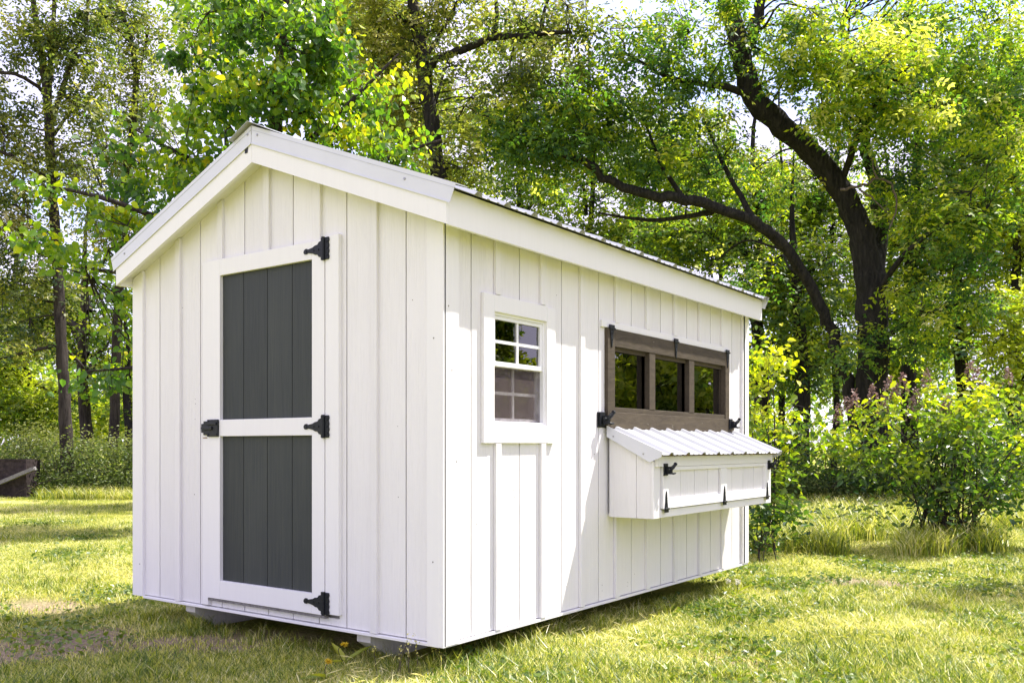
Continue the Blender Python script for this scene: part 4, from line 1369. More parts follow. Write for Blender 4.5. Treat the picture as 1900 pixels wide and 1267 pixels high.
# --- trees further back
for i, (u, D, r, vtop, lab, blobs, bt) in enumerate([
    (962, 24.0, .13, 60, 'thin straight dark stem behind the roof left of its lower right end',
     [(960, 330, 24, 80, 45, 1, .5), (1010, 360, 24, 70, 40, 1, .6), (930, 260, 24, 60, 50, 1, .4), (985, 190, 24, 80, 60, 1, .5), (960, 80, 24, 90, 60, 1, .4)], .40),
    (1090, 26.0, .15, 100, 'slim tree with twisted upper branches seen beneath the long drooping limb',
     [(1080, 340, 26, 90, 40, 1, .4), (1150, 440, 26, 90, 50, 1.2, 1.0), (1080, 420, 26, 70, 35, 1, .7), (1140, 250, 26, 110, 70, 1.2, .5), (1190, 490, 26, 70, 40, 1, 1.0)], .52),
    (1408, 24.0, .24, 250, 'thick dark trunk just past the far end of the roof eave',
     [(1400, 330, 24, 90, 60, 1.2, .7), (1320, 440, 24, 90, 50, 1.2, .9), (1390, 560, 24, 70, 40, 1, .8), (1460, 470, 24, 70, 60, 1, .7), (1250, 440, 24, 80, 40, 1, .9)], .45),
    (1482, 23.0, .26, 420, 'dark crooked trunk between the shed corner and the massive forked locust',
     [(1480, 560, 23, 70, 50, 1.0, .8), (1530, 480, 23, 60, 50, 1, .6), (1440, 640, 23, 60, 50, .8, .8), (1520, 680, 23, 60, 45, .8, .5)], .40),
    (1690, 25.0, .24, -40, 'upright dark trunk standing behind the massive forked locust crown',
     [(1690, 60, 25, 100, 70, 1.3, .5), (1740, 170, 25, 100, 70, 1.3, .7), (1780, 290, 25, 110, 70, 1.3, .9), (1720, 450, 25, 100, 70, 1.3, .8), (1650, 560, 25, 90, 60, 1.2, .7)], .50),
    (1778, 27.0, .26, 300, 'dark trunk behind the right part of the lilac bush, pale sky beside it',
     [(1800, 420, 27, 110, 70, 1.4, 1.0), (1850, 540, 27, 90, 60, 1.2, .8), (1750, 600, 27, 80, 50, 1.2, .6), (1880, 240, 27, 100, 100, 1.4, .9), (1830, 640, 27, 90, 35, 1.2, .5)], .55),
    (1880, 24.0, .18, 100, 'yellow green sapling with low layered sprays beyond the lilac bush',
     [(1870, 560, 22, 70, 22, 1.0, 1.4), (1860, 620, 22, 60, 18, 1.0, 1.2), (1900, 460, 24, 70, 60, 1.2, 1.0), (1910, 680, 22, 70, 40, 1.0, 1.2), (1930, 350, 24, 80, 90, 1.2, 1.0), (1900, 150, 25, 90, 100, 1.2, .9)], .78),
    (160, 24.0, .20, 480, 'leaning brown trunk in sunlight low behind the slim locusts',
     [(120, 600, 26, 90, 55, 1.2, .9), (40, 560, 26, 80, 60, 1.2, .9), (200, 640, 25, 70, 50, 1.2, .6), (160, 520, 26, 80, 50, 1.2, .8)], .45),
    (40, 28.0, .18, 400, 'yellow green bushy tree low at the left behind the rusty box',
     [(40, 740, 28, 90, 60, 1.4, 1.2), (120, 760, 28, 80, 50, 1.2, 1.1), (190, 780, 27, 70, 35, 1.2, .9), (-30, 680, 28, 90, 80, 1.4, 1.1), (230, 740, 27, 50, 40, 1.2, .8)], .66),
    (1335, 27.0, .12, 220, 'thin leaning dark stem behind the bend of the long limb',
     [(1340, 330, 27, 90, 55, 1.2, .9), (1290, 250, 27, 80, 50, 1.2, .6), (1390, 420, 27, 70, 45, 1.2, .9), (1310, 420, 27, 70, 40, 1, .8)], .58),
    (1545, 28.0, .12, 200, 'thin dark stem close left of the massive forked trunk',
     [(1540, 420, 28, 80, 60, 1.2, 1.0), (1500, 340, 28, 80, 50, 1.2, .8), (1560, 530, 28, 60, 50, 1.2, .9), (1530, 620, 28, 60, 50, 1.2, .8)], .55),
    (1450, 29.0, .12, 150, 'slender far stem above the end of the shed roof',
     [(1450, 380, 29, 80, 55, 1.2, .8), (1430, 540, 29, 80, 50, 1.2, 1.0), (1480, 640, 29, 80, 50, 1.2, .8), (1420, 700, 29, 60, 40, 1.2, .7)], .50),
    (1230, 28.0, .10, 200, 'slender far stem behind the drooping end of the long limb',
     [(1230, 430, 28, 90, 45, 1.2, 1.0), (1180, 330, 28, 80, 50, 1.2, .7), (1260, 310, 28, 70, 45, 1.2, .6)], .56),
    (1640, 30.0, .12, 200, 'slender far stem right of the massive forked trunk',
     [(1680, 400, 30, 90, 70, 1.3, .9), (1670, 540, 30, 80, 60, 1.3, .9), (1700, 660, 30, 80, 50, 1.2, .9), (1620, 700, 30, 70, 50, 1.2, .8)], .55),
    (700, 26.0, .12, 100, 'far locust showing over the roof ridge between the poplar and the bent trunk',
     [(700, 60, 26, 110, 60, 1.3, .8), (760, 190, 26, 90, 70, 1.3, 1.0), (860, 200, 26, 60, 60, 1.2, .5), (820, 320, 26, 80, 45, 1.2, 1.0), (600, 20, 26, 110, 50, 1.3, .7)], .62),
    (420, 27.0, .12, 40, 'far locust peeping over the poplar crown at the left roof slope',
     [(400, 20, 27, 80, 45, 1.3, .8), (460, 60, 27, 80, 45, 1.3, .7), (370, 90, 27, 45, 45, 1.2, .5)], .45),
    (235, 23.5, .14, 620, 'short dark leaning stem close by the left corner of the shed',
     [(215, 690, 24, 50, 40, .8, .7), (245, 760, 24, 35, 35, .8, .8)], .55),
]):
    rng = np.random.default_rng(100 + i)
    n = 6
    trunk = [(u + rng.normal() * 6 * (k > 0), V0 + FPX * 1.09 / D + (vtop - 140 - V0 - FPX * 1.09 / D) * k / (n - 1), D + rng.normal() * .15, r * (1 - 0.93 * k / (n - 1))) for k in range(n)]
    limbs = []
    for bl in blobs[:4]:
        k = 3
        u0, v0_ = trunk[k][0], trunk[k][1]
        v1 = max(min(bl[1] + 60, 700), vtop)
        f = (trunk[0][1] - v1) / (trunk[0][1] - vtop + 140)
        limbs.append([(u + (trunk[-1][0] - u) * f, v1, D, r * .45), ((u + bl[0]) / 2, (v1 + bl[1]) / 2 - 10, (D + bl[2]) / 2, r * .32), (bl[0], bl[1], bl[2], r * .15)])
    tree('background_tree', lab, trunk, limbs, blobs, 'pinnate', M['bark_mid'] if u in (160,) else M['bark_dark'], cov=2.0, base_t=bt + .07, group=GRP, mat=BAK, seed=200 + i, clump_px=24,
         leaf=dict(L=0.36, lw=(0.14, 0.068), pairs=2, droop=.5))

# --- far wood: one mass of trees beyond, thin enough to let the bright sky glint through
rng = np.random.default_rng(55)
C = []
for i in range(520):
    u = rng.uniform(-350, 2300)
    D = rng.uniform(33, 48)
    h = rng.uniform(0.6, 7.0) * (0.55 + 0.45 * math.sin(u * 0.011 + 1.0) ** 2)
    g_ = ground(u, D)
    C.append([g_[0], g_[1], h])
C = np.array(C)
NL = np.full(len(C), 95)
O, tt = leaves_round(C, rng.normal(0, .12, len(C)), np.full(len(C), .75), NL, rng, .5, flat=.8)
V, F, T = simple_leaf(O, tt, rng, .30)
ok = V[F[:, 0], 2] > .05
far = np_mesh('woodland', V, F[ok], BAK, None, tint=T[ok])
tag(far, 'far hazy mass of trees closing the view behind the clearing', kind='stuff')

# --- trees to the right of the view, seen only mirrored in the panes and as the light's surroundings
for i, (x, y, h) in enumerate([(9.6, 12.2, 7.0), (8.2, 17.0, 8.0), (12.6, 11.5, 8.0), (5.9, 15.8, 6.5)]):
    w = np.array([x, y, 0.0]) - CAM
    D = w @ FWD
    u = 950 + FPX * (w @ RGT) / D
    s = FPX / D
    vb = V0 + FPX * 1.09 / D
    bl = [(u + rng.uniform(-1.6, 1.6) * s, V0 - (rng.uniform(.10, 1) * h - 1.0) * s, D + rng.uniform(-1.5, 1.5), 1.7 * s, 1.4 * s, 1.4, .8) for _ in range(14)]
    tree('background_tree', ['leafy tree at the lawn side, nearest of those facing the shed window', 'leafy tree at the lawn side, tallest of those facing the shed window', 'leafy tree at the lawn side with the widest low crown', 'leafy tree at the lawn side, closest to the lilac bush'][i],
         [(u, vb, D, .2), (u, V0 - .3 * h * s, D, .16), (u + .2 * s, V0 - .8 * h * s, D, .06)], [], bl, 'simple', M['bark_mid'], cov=.7, base_t=.72, group=GRP, mat=BAK, seed=300 + i, clump_px=60, leaf=dict(size=.16))

tree('leafy_tree', 'young tree at the right edge of the lawn dappling the grass with shade', [(2420, V0 + FPX * 1.09 / 8.6, 8.6, .10), (2410, 500, 8.5, .085), (2390, 150, 8.3, .06), (2370, -150, 8.1, .03)],
     [[(2405, 400, 8.4, .05), (2300, 200, 7.9, .035), (2200, 100, 7.5, .015)], [(2395, 200, 8.3, .045), (2500, 50, 8.6, .03), (2580, -60, 8.9, .012)], [(2385, 80, 8.2, .04), (2290, -60, 7.9, .025), (2230, -160, 7.7, .01)]],
     [(2230, 120, 7.6, 100, 80, .5, .8), (2310, -20, 7.9, 120, 90, .6, .8), (2420, 60, 8.3, 120, 90, .6, .8), (2240, -150, 7.7, 110, 70, .5, .8), (2400, -170, 8.1, 140, 90, .6, .8), (2530, -40, 8.7, 110, 90, .6, .8), (2330, 190, 8.0, 80, 60, .4, .7)],
     'broad', M['bark_mid'], cov=1.3, base_t=.5, group=GRP, mat=POP, seed=410, clump_px=40, leaf=dict(size=.08, droop=.7, width=.8), r0=.02)

# ------------------------------------------------------------------ bushes
def bush(name, label, u, D, blobs, cov, base_t, mat, seed, nst, size, spread=0.25, stem_r=0.012, clump_px=26, group='bushes round the lawn', droop=.35, bark='bark_mid', up=.6):
    rng = np.random.default_rng(seed)
    g_ = ground(u, D)
    g_[2] = gz(g_[0], g_[1])
    t = empty(name, tuple(g_), label, 'bush', group)
    C, Tn, S, NL = clumps(blobs, cov, 26.0, clump_px, rng, shell=.35)
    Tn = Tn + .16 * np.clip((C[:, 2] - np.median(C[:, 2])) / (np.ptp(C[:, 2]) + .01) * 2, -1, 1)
    S = np.full(len(C), .022 * D * .55)
    ok = C[:, 2] > .12
    C, Tn, S, NL = C[ok], Tn[ok], S[ok], NL[ok]
    Q = Quads()
    tips = C[rng.choice(len(C), min(nst, len(C)), replace=False)]
    allp, allr = [], []
    for tp in tips:
        b = g_ + np.array([rng.normal() * spread * .5, rng.normal() * spread * .5, -.03])
        mid = b * .45 + tp * .55 + np.array([0, 0, .22 * (tp[2] - b[2])]) + rng.normal(size=3) * .05
        p = spline([b, b * .75 + mid * .25 + np.array([0, 0, .1]), mid, tp], 4)
        rr = np.linspace(stem_r * rng.uniform(.6, 1.4), .003, len(p))
        Q.tube(p, rr, 5)
        allp.append(p)
        allr.append(rr)
    Q.build('stems', M[bark], t)
    t.children[0]['kind'] = 'stuff'
    sk, sr = np.concatenate(allp), np.concatenate(allr)
    keep = sk[:, 2] > g_[2] + .25
    Q = Quads()
    twigs(Q, sk[keep], sr[keep], C, rng, 4, .008, .0025, 0.05, 3)
    tag(Q.build('twigs', M[bark], t), kind='stuff')
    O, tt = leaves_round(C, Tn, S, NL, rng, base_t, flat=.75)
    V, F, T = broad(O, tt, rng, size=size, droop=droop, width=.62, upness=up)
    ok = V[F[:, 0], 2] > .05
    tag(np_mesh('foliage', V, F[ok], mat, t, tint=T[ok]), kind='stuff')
    return t, C


lilac, LC = bush('lilac_bush', 'wide lilac bush with faded pinkish flower heads on the lawn right of the shed', 1760, 9.7,
                 [(1700, 804, 9.6, 130, 50, .7, 1.0), (1620, 814, 9.7, 70, 55, .5, 1.0), (1800, 784, 9.6, 110, 60, .8, 1.1), (1880, 804, 9.8, 90, 90, .8, 1.1), (1760, 864, 9.4, 120, 50, .6, .8), (1650, 874, 9.6, 70, 40, .5, .7), (1850, 894, 9.5, 90, 50, .6, .8),
                  (1720, 749, 9.8, 100, 35, .5, .7), (1850, 734, 9.8, 70, 30, .5, .7), (1590, 784, 9.9, 40, 30, .4, .6), (1800, 944, 9.3, 70, 40, .4, .5), (1740, 934, 9.5, 50, 50, .4, .4), (1830, 974, 9.3, 35, 30, .3, .6), (1700, 919, 9.4, 60, 45, .4, .7), (1770, 974, 9.2, 50, 40, .3, .6)],
                 3.0, .45, LIL, 21, 60, .074, .34, .011)
rng = np.random.default_rng(77)
for (u, v, D) in [(1570, 755, 10.8), (1585, 742, 10.8), (1618, 732, 10.7), (1555, 770, 10.8), (1650, 718, 10.6), (1662, 728, 10.6), (1675, 712, 10.6), (1700, 740, 10.5), (1720, 705, 10.6), (1800, 690, 10.6), (1812, 700, 10.6), (1760, 755, 10.4), (1750, 770, 10.4), (1640, 750, 10.6),
                  (1870, 700, 10.7), (1690, 760, 10.5)]:
    c = at(u, v + 8, D * .92)
    n = 130
    tq = rng.uniform(0, 1, n)
    rad = .055 * (1 - tq) + .010
    az = rng.uniform(0, 6.28, n)
    O = c + np.stack([np.cos(az) * rad, np.sin(az) * rad, tq * .21 - .05], -1) + rng.normal(size=(n, 3)) * .006
    V, F, T = simple_leaf(O, rng.uniform(0, 1, n), rng, .028)
    np_mesh('flower_head', V, F, M['flower'], lilac, tint=T)

bush('leafy_bush', 'yellow green broad leaved bush growing close behind the far corner of the shed', 1425, 9.3,
     [(1420, 700, 9.3, 38, 55, .5, 1.0), (1440, 770, 9.3, 55, 50, .5, 1.1), (1430, 850, 9.2, 50, 55, .5, 1.1), (1490, 820, 9.2, 50, 35, .4, .7), (1480, 870, 9.2, 45, 30, .4, .7), (1410, 640, 9.4, 25, 30, .4, .6), (1425, 925, 9.1, 50, 45, .45, 1.6), (1415, 975, 9.0, 45, 40, .4, 1.8), (1470, 960, 9.1, 35, 35, .35, 1.2), (1380, 760, 9.4, 45, 90, .5, .9), (1500, 750, 9.3, 30, 25, .3, .5)],
     3.2, .50, LIL, 22, 13, .076, .2, .010)
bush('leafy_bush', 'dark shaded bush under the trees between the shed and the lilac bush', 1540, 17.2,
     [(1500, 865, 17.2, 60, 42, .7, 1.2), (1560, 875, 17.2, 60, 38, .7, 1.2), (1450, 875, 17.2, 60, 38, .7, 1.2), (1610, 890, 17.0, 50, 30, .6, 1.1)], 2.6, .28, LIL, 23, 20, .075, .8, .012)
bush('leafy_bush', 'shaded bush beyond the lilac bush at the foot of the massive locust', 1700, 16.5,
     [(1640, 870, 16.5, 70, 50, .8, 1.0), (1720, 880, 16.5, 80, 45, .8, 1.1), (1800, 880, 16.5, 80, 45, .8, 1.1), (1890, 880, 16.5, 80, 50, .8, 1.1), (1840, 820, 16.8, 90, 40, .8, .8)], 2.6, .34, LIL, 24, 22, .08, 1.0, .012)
bush('leafy_bush', 'small dark leaved bush hugging the ground at the far corner of the shed', 1408, 8.6,
     [(1405, 985, 8.6, 26, 40, .25, 1.2), (1425, 1000, 8.6, 26, 28, .25, 1.0)], 3.0, .30, LIL, 25, 12, .05, .15, .006)
bush('leafy_bush', 'pale soft bush low along the left lawn edge beside the rusty box', 160, 20.2,
     [(105, 885, 20.6, 45, 36, .5, 1.3), (150, 868, 20.0, 60, 46, .7, 1.3), (215, 876, 19.6, 55, 44, .7, 1.3), (250, 852, 19.8, 40, 44, .6, 1.3), (110, 840, 20.4, 80, 32, .5, 1.4), (190, 840, 19.8, 70, 34, .5, 1.4), (40, 832, 20.6, 60, 28, .5, 1.2)], 4.5, .56, M['weed'], 26, 26, .06, 1.6, .008, droop=.1)
bush('leafy_bush', 'pale soft bush at the left frame edge behind the rusty box', 20, 21.4,
     [(20, 860, 21.4, 60, 36, .6, 1.2), (-50, 860, 21.4, 70, 50, .6, 1.2), (60, 830, 21.6, 60, 22, .6, .8)], 4.0, .54, M['weed'], 27, 20, .06, 1.4, .008, droop=.1)

# ------------------------------------------------------------------ things at the left lawn edge
bx = ground(0, 19.2)
steel = empty('rusty_box', tuple(bx), 'dark rusty steel box standing at the left lawn edge with a board across it', 'box')


def loc_box(o, a0, a1, b0, b1, z0, z1):
    """box in the camera-facing frame of the base point o"""
    vs = [o + RGT * a + FWD * b + np.array([0, 0, z]) for z in (z0, z1) for b in (b0, b1) for a in (a0, a1)]
    return vs, [(0, 2, 3, 1), (4, 5, 7, 6), (0, 1, 5, 4), (2, 6, 7, 3), (0, 4, 6, 2), (1, 3, 7, 5)]


for a in ((-.75, .54, 0, .012, .02, .82), (-.75, .54, .58, .592, .02, .82), (-.75, -.738, .013, .579, .02, .82), (.528, .54, .013, .579, .02, .82)):
    MB().add(*loc_box(bx, *a)).build('steel_panel', M['rust'], steel)
MB().add(*loc_box(bx, -.737, .527, .013, .579, .02, .06)).build('bottom_plate', M['rust'], steel)
MB().add(*loc_box(bx, .50, .56, -.02, .0, .0, .80)).build('corner_post', M['rust'], steel)
MB().add(*loc_box(bx, -.76, .55, -.014, -.002, .79, .825)).build('rim', M['rust'], steel)
pb = MB()
p0, p1 = bx + RGT * (-.55) - FWD * .16 + np.array([0, 0, .02]), bx + RGT * .80 - FWD * .10 + np.array([0, 0, .60])
dd = unit(p1 - p0)
nn = unit(np.cross(dd, FWD))
if nn[2] < 0: nn = -nn
vs = [p + FWD * b + nn * h for p in (p0, p1) for b in (-.06, .06) for h in (0, .075)]
pb.add(vs, [(0, 1, 3, 2), (4, 6, 7, 5), (0, 4, 5, 1), (2, 3, 7, 6), (0, 2, 6, 4), (1, 5, 7, 3)])
tag(pb.build('wooden_board', M['oldwood']), 'grey weathered board propped slanting across the front of the rusty box', 'board')

# ------------------------------------------------------------------ grass
def tuft_mesh(name, n, rad, h, w, rng, mat, straw=.25, flat=.0, bend=.45, stalks=0):
    base = np.stack([rng.normal(size=n) * rad * .5, rng.normal(size=n) * rad * .5, np.zeros(n)], -1)
    az = rng.uniform(0, 2 * np.pi, n)
    lean = np.abs(rng.normal(0, bend, n)) + flat
    d = np.stack([np.cos(az) * lean, np.sin(az) * lean, np.ones(n)], -1)
    d = unit(d)
    l = h * rng.uniform(.45, 1.25, n)[:, None]
    tilt = np.stack([np.cos(az), np.sin(az), np.zeros(n)], -1)
    s = np.stack([-np.sin(az), np.cos(az), np.zeros(n)], -1)
    s = unit(s + .6 * rng.normal(size=(n, 3)) * np.array([1, 1, .3]))
    hw = w * rng.uniform(.6, 1.3, n)[:, None] * .5
    p1 = base + d * l * .5
    p2 = base + d * l * .9 + tilt * l * .28 - np.array([0, 0, 1]) * l * .05
    V = np.stack([base - s * hw, base + s * hw, p1 + s * hw * .85, p1 - s * hw * .85, p2 + s * hw * .12, p2 - s * hw * .12], 1).reshape(-1, 3)
    k = np.arange(n)[:, None] * 6
    F = np.concatenate([k + np.array([[0, 1, 2, 3]]), k + np.array([[3, 2, 4, 5]])])
    T = rng.beta(1.1, 1.7, n) * .78
    T = np.where(rng.uniform(size=n) < straw, rng.uniform(.72, 1.0, n), T)
    T = np.concatenate([T, T])
    V[:, 2] -= .008
    me = bpy.data.meshes.new(name)
    me.from_pydata(V.tolist(), [], F.tolist())
    a = me.attributes.new('tint', 'FLOAT', 'FACE')
    a.data.foreach_set('value', T.astype(np.float32))
    me.materials.append(mat)
    return bpy.data.objects.new(name, me)


def scatter(name, label, pts, rotz, scl, var, sources, tiltv=None):
    """points as vertices, one clump instanced on each by geometry nodes"""
    me = bpy.data.meshes.new(name)
    me.vertices.add(len(pts))
    me.vertices.foreach_set('co', np.asarray(pts, np.float32).ravel())
    rot = np.zeros((len(pts), 3), np.float32)
    rot[:, 2] = rotz
    if tiltv is not None: rot[:, :2] = tiltv
    a = me.attributes.new('rot', 'FLOAT_VECTOR', 'POINT'); a.data.foreach_set('vector', rot.ravel())
    a = me.attributes.new('scl', 'FLOAT', 'POINT'); a.data.foreach_set('value', np.asarray(scl, np.float32))
    a = me.attributes.new('pick', 'INT', 'POINT'); a.data.foreach_set('value', np.asarray(var, np.int32))
    o = bpy.data.objects.new(name, me)
    COL.objects.link(o)
    col = bpy.data.collections.new(name + '_clumps')
    for s in sources: col.objects.link(s)
    ng = bpy.data.node_groups.new(name, 'GeometryNodeTree')
    ng.interface.new_socket('Geometry', in_out='INPUT', socket_type='NodeSocketGeometry')
    ng.interface.new_socket('Geometry', in_out='OUTPUT', socket_type='NodeSocketGeometry')
    nd = ng.nodes
    gi, go = nd.new('NodeGroupInput'), nd.new('NodeGroupOutput')
    ci = nd.new('GeometryNodeCollectionInfo')
    ci.inputs['Collection'].default_value = col
    ci.inputs['Separate Children'].default_value = True
    ci.inputs['Reset Children'].default_value = True
    ip = nd.new('GeometryNodeInstanceOnPoints')
    ip.inputs['Pick Instance'].default_value = True

    def na(nm, ty):
        n = nd.new('GeometryNodeInputNamedAttribute')
        n.data_type = ty
        n.inputs['Name'].default_value = nm
        return n.outputs['Attribute']
    l = ng.links
    l.new(gi.outputs[0], ip.inputs['Points'])
    l.new(ci.outputs[0], ip.inputs['Instance'])
    l.new(na('pick', 'INT'), ip.inputs['Instance Index'])
    l.new(na('rot', 'FLOAT_VECTOR'), ip.inputs['Rotation'])
    l.new(na('scl', 'FLOAT'), ip.inputs['Scale'])
    l.new(ip.outputs[0], go.inputs[0])
    md = o.modifiers.new('clumps', 'NODES')
    md.node_group = ng
    tag(o, label, kind='stuff')
    return o


def clear_of_shed(P, edge=0.12):
    """drop points well under the shed"""
    ins = (P[:, 0] < -edge) & (P[:, 0] > -W + edge) & (P[:, 1] > edge) & (P[:, 1] < LEN - edge)
    return ~ins


def lawn_points(n, d0, d1, half, rng, power=1.0):
    D = d0 + (d1 - d0) * rng.uniform(size=n) ** power
    lat = rng.uniform(-half, half, n) * D
    P = CAM[None, :2] + FWD[None, :2] * D[:, None] + RGT[None, :2] * lat[:, None]
    return P, D


rng = np.random.default_rng(3)
src = [tuft_mesh('grass_clump', 130, .17, .044, .0036, rng, M['grass'], straw=.22 + .06 * i, bend=.5 + .12 * (i % 3)) for i in range(6)]
src += [tuft_mesh('grass_clump', 110, .18, .030, .0040, rng, M['grass'], straw=.6, bend=1.4) for i in range(2)]
src += [tuft_mesh('grass_clump', 60, .09, .090, .0042, rng, M['grass'], straw=.12, bend=.55) for i in range(2)]
PP, DD = [], []
for n, d0, d1, half, pw in ((16000, 2.0, 6.5, .72, .75), (15000, 6.2, 13.0, .70, .85), (9000, 12.5, 24.0, .72, .8), (2200, 1.2, 14.0, 1.6, .8)):
    P, D = lawn_points(n, d0, d1, half, rng, pw)
    PP.append(P)
    DD.append(D)
P, D = np.concatenate(PP), np.concatenate(DD)
bare = bare_at(P[:, 0], P[:, 1])
ok = clear_of_shed(P) & (rng.uniform(size=len(P)) > bare * .97)
P, D = P[ok], D[ok]
patch = np.sin(P[:, 0] * 1.9 + 1.1 * np.sin(P[:, 1] * 1.3)) * np.cos(P[:, 1] * 1.6 + .7 * P[:, 0])
u_ = rng.uniform(size=len(P))
tall = (u_ < .05 + .07 * (patch > .45))
dry = (u_ > .80 + .12 * patch)
var = np.where(tall, rng.integers(8, 10, len(P)), np.where(dry, rng.integers(6, 8, len(P)), rng.integers(0, 6, len(P))))
scl = rng.uniform(.7, 1.25, len(P)) * (1 + .022 * np.clip(D - 8, 0, 20)) * (1 + .22 * patch) * (1 + .25 * np.sin(P[:, 0] * 7.3 + 2 * np.sin(P[:, 1] * 4.1)) * np.sin(P[:, 1] * 6.1 + 1.7 * np.cos(P[:, 0] * 3.3)))
P3 = np.column_stack([P, gz(P[:, 0], P[:, 1])])
scatter('grass', 'short sunlit lawn grass with straw coloured patches', P3, rng.uniform(0, 6.28, len(P)), scl, var, src)

csrc = []
for i in range(3):
    n = 46
    O = np.stack([rng.normal(size=n) * .10, rng.normal(size=n) * .10, rng.uniform(.012, .045, n)], -1)
    V, F, T = broad(O, rng.normal(.16, .10, n), rng, size=.026, droop=.05, width=.9, upness=1.4)
    me = bpy.data.meshes.new('clover_clump')
    me.from_pydata(V.tolist(), [], F.tolist())
    a = me.attributes.new('tint', 'FLOAT', 'FACE'); a.data.foreach_set('value', T.astype(np.float32))
    me.materials.append(M['grass'])
    csrc.append(bpy.data.objects.new('clover_clump', me))
for i in range(3):
    n = 34
    O = np.stack([rng.normal(size=n) * .14, rng.normal(size=n) * .12, rng.uniform(.008, .05, n)], -1)
    V, F, T = broad(O, rng.normal(.96, .08, n), rng, size=.055, droop=.02, width=.045, upness=1.0)
    me = bpy.data.meshes.new('thatch_clump')
    me.from_pydata(V.tolist(), [], F.tolist())
    a = me.attributes.new('tint', 'FLOAT', 'FACE'); a.data.foreach_set('value', T.astype(np.float32))
    me.materials.append(M['grass'])
    csrc.append(bpy.data.objects.new('thatch_clump', me))
Pc, Dc = lawn_points(2700, 2.2, 13.0, .72, rng, .8)
pc = np.sin(Pc[:, 0] * 2.7 + 2 * np.sin(Pc[:, 1] * 1.1)) * np.cos(Pc[:, 1] * 2.3 + 1.1 * Pc[:, 0])
ok = clear_of_shed(Pc) & ((pc > .25) | ((pc < -.45) & ~((Pc[:, 1] < .6) & (Pc[:, 0] < -.3))))
Pc, pc = Pc[ok], pc[ok]
scatter('lawn_weeds', 'clover and dead straw lying in patches among the lawn grass', np.column_stack([Pc, gz(Pc[:, 0], Pc[:, 1])]), rng.uniform(0, 6.28, len(Pc)), rng.uniform(.7, 1.5, len(Pc)),
        np.where(pc > 0, rng.integers(0, 3, len(Pc)), rng.integers(3, 6, len(Pc))), csrc)

# taller grass at the foot of the bushes, along the wood and against the shed
tsrc = [tuft_mesh('tall_grass_clump', 46, .13, .30, .0085, rng, M['grass'], straw=.2, bend=.30) for i in range(4)]
TP = []


def tall_patch(u0, u1, d0, d1, n):
    u = rng.uniform(u0, u1, n)
    d = rng.uniform(d0, d1, n)
    for a, b in zip(u, d): TP.append(ground(a, b))


tall_patch(1400, 1950, 11.6, 15.5, 520)
tall_patch(1400, 1560, 9.2, 11.8, 130)
tall_patch(1680, 1850, 9.0, 10.4, 230)
tall_patch(1560, 1720, 10.2, 11.6, 60)
tall_patch(75, 260, 18.4, 20.0, 230)
tall_patch(-120, 70, 20.2, 21.0, 90)
tall_patch(1500, 2100, 15.0, 21.0, 420)
wall_edge = []
for i in range(120):
    wall_edge.append([rng.uniform(-.10, .10), rng.uniform(0, LEN), 0])
for i in range(34):
    wall_edge.append([rng.uniform(-W, 0), rng.uniform(-.05, .16), 0])
n_far = len(TP)
TP = np.array(TP + wall_edge)
TP[:, 2] = gz(TP[:, 0], TP[:, 1])
ok = clear_of_shed(TP, .2)
TP = TP[ok]
scatter('tall_grass', 'taller rough grass round the bushes and along the edge of the wood', TP, rng.uniform(0, 6.28, len(TP)), np.where(np.arange(len(TP)) < n_far, rng.uniform(.45, 1.15, len(TP)), rng.uniform(.16, .42, len(TP))), rng.integers(0, 4, len(TP)), tsrc)

# leafy weeds in the left hedge bottom and near the far corner
wsrc = []
for i in range(4):
    n = 60
    O = np.stack([rng.normal(size=n) * .14, rng.normal(size=n) * .14, rng.uniform(.02, .42, n)], -1)
    V, F, T = broad(O, rng.normal(.45, .2, n), rng, size=.06, droop=.1, width=.5, upness=.6)
    me = bpy.data.meshes.new('weed_clump')
    me.from_pydata(V.tolist(), [], F.tolist())
    a = me.attributes.new('tint', 'FLOAT', 'FACE'); a.data.foreach_set('value', T.astype(np.float32))
    me.materials.append(M['weed'])
    wsrc.append(bpy.data.objects.new('weed_clump', me))
TP = []
tall_patch(80, 300, 19.2, 21.5, 300)
tall_patch(1405, 1620, 16.5, 18.5, 220)
tall_patch(1600, 2000, 17.0, 19.5, 240)
tall_patch(1480, 1640, 10.2, 11.6, 9)
tall_patch(-200, 300, 21, 27, 420)
tall_patch(1380, 2100, 17, 27, 600)
TP = np.array(TP)
TP[:, 2] = gz(TP[:, 0], TP[:, 1])
scatter('weeds', 'soft leafy weeds at the foot of the trees', TP, rng.uniform(0, 6.28, len(TP)), rng.uniform(.5, 1.3, len(TP)), rng.integers(0, 4, len(TP)), wsrc)

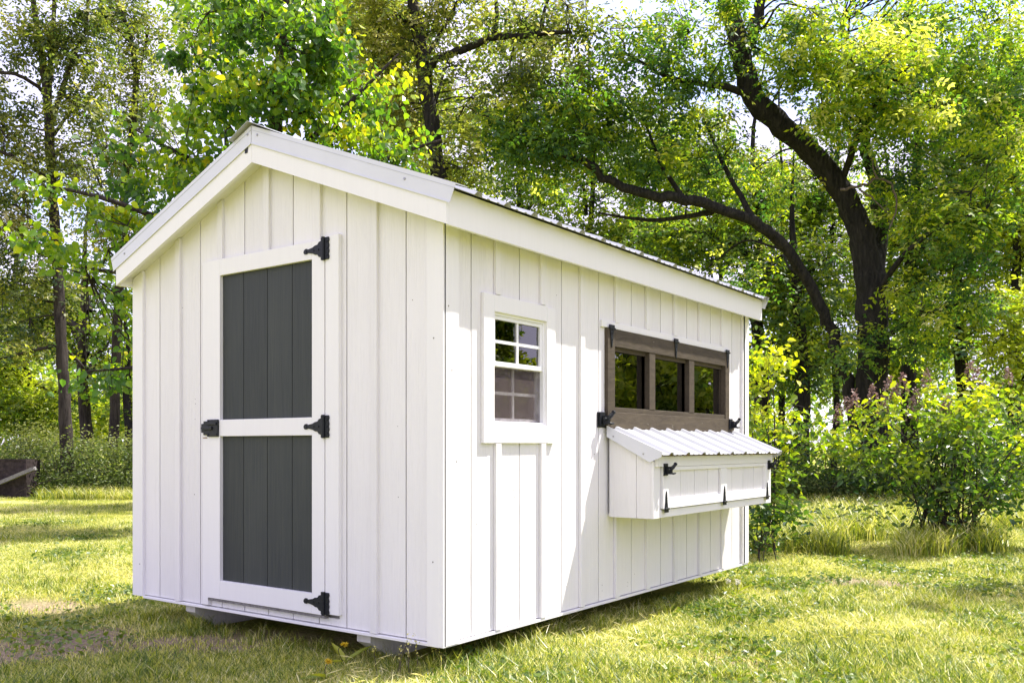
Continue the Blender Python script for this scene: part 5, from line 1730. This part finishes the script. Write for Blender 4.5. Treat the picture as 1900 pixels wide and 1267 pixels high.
# ------------------------------------------------------------------ small plants near the shed
def stalk_plant(name, label, g_, h, kind, seed, group):
    rng = np.random.default_rng(seed)
    g_ = np.array([g_[0], g_[1], gz(g_[0], g_[1])])
    t = empty(name, tuple(g_), label, 'weed' if kind != 'seed' else 'grass stalk', group)
    Q = Quads()
    tip = g_ + np.array([rng.normal() * .12 * h, rng.normal() * .12 * h, h])
    p = spline([g_ - np.array([0, 0, .01]), (g_ + tip) / 2 + rng.normal(size=3) * .015, tip], 4)
    Q.tube(p, np.linspace(.0022, .0014, len(p)), 5)
    stem = Q.build('stem', M['bark_pale'] if kind == 'seed' else M['bark_mid'], t)
    if kind == 'seed':
        n = 18
        q = rng.uniform(0, 1, n)[:, None]
        O = tip + (tip - p[-3]) * (q - .6) * 2.0 + rng.normal(size=(n, 3)) * .006
        V, F, T = simple_leaf(O, rng.uniform(.7, .9, n), rng, .011)
        np_mesh('seed_head', V, F, M['grass'], t, tint=T)
        return t
    n = 110
    dv = unit(rng.normal(size=(n, 3)))
    if kind == 'yellow':
        dv[:, 2] = np.abs(dv[:, 2]) * .5
        O = tip + dv * .004
        V, F, T = broad(O, rng.uniform(0, 1, n), rng, size=.018, droop=-.3, width=.3)
        np_mesh('flower_head', V, F, M['yellow'], t, tint=T)
    else:
        O = tip + dv * .017
        V, F, T = simple_leaf(O, rng.uniform(0, 1, n), rng, .010)
        np_mesh('seed_head', V, F, M['puff'], t, tint=T)
    n = 7
    O = np.repeat(g_[None], n, 0) + np.array([0, 0, .012])
    V, F, T = broad(O, rng.uniform(.2, .6, n), rng, size=.13, droop=-.25, width=.25, upness=1.2)
    np_mesh('leaf_rosette', V, F, M['grass'], t, tint=T)
    return t


def gpix(u, v):
    return ground(u, FPX * CAM[2] / (v - V0))


dl = 'dandelions by the shed'
stalk_plant('dandelion', 'yellow dandelion in the shaded grass below the door', gpix(606, 1262), .085, 'yellow', 1, dl)
stalk_plant('dandelion', 'half hidden yellow dandelion close under the gable wall', gpix(640, 1232), .10, 'yellow', 2, dl)
stalk_plant('dandelion', 'white dandelion seed head on the sunlit grass beyond the nest box', gpix(1366, 1098), .10, 'puff', 3, dl)
stalk_plant('dandelion', 'smaller white seed head just left of the other one past the nest box', gpix(1352, 1092), .08, 'puff', 4, dl)
for i, (u, v, h) in enumerate([(742, 1262, .24), (760, 1266, .20), (735, 1258, .16), (772, 1255, .22), (815, 1250, .14), (1035, 1165, .12), (700, 1250, .15)]):
    stalk_plant('grass_stalk', ['tall pale grass stalk before the near skid of the shed', 'shorter pale stalk beside the tall one at the near skid', 'thin pale stalk just left of the near skid', 'leaning pale stalk right of the near skid',
                                'low pale stalk under the near corner of the shed', 'low pale stalk beside the long wall under the window', 'pale stalk in the shade left of the near skid'][i], gpix(u, v), h * .75, 'seed', 30 + i, 'grass stalks at the near corner')

# broken dead branch hanging in the big locust, and sticks on the ground
Q = Quads()
for pts in ([(1560, 352, 17.6, .05), (1600, 345, 17.4, .045), (1628, 330, 17.3, .04), (1655, 345, 17.2, .035), (1663, 385, 17.2, .028), (1650, 425, 17.2, .018)], [(1595, 352, 17.4, .035), (1620, 372, 17.3, .03), (1648, 396, 17.2, .014)],
            [(1628, 330, 17.3, .03), (1618, 300, 17.3, .022), (1620, 262, 17.3, .015), (1650, 262, 17.3, .008)]):
    p, r = path(pts, 4, .35, rng)
    Q.tube(p, r * .6, 6, .12, rng)
o = Q.build('dead_branch', M['bark_pale'], None)
tag(o, 'pale broken dead branch hanging in the fork of the massive locust', 'branch')
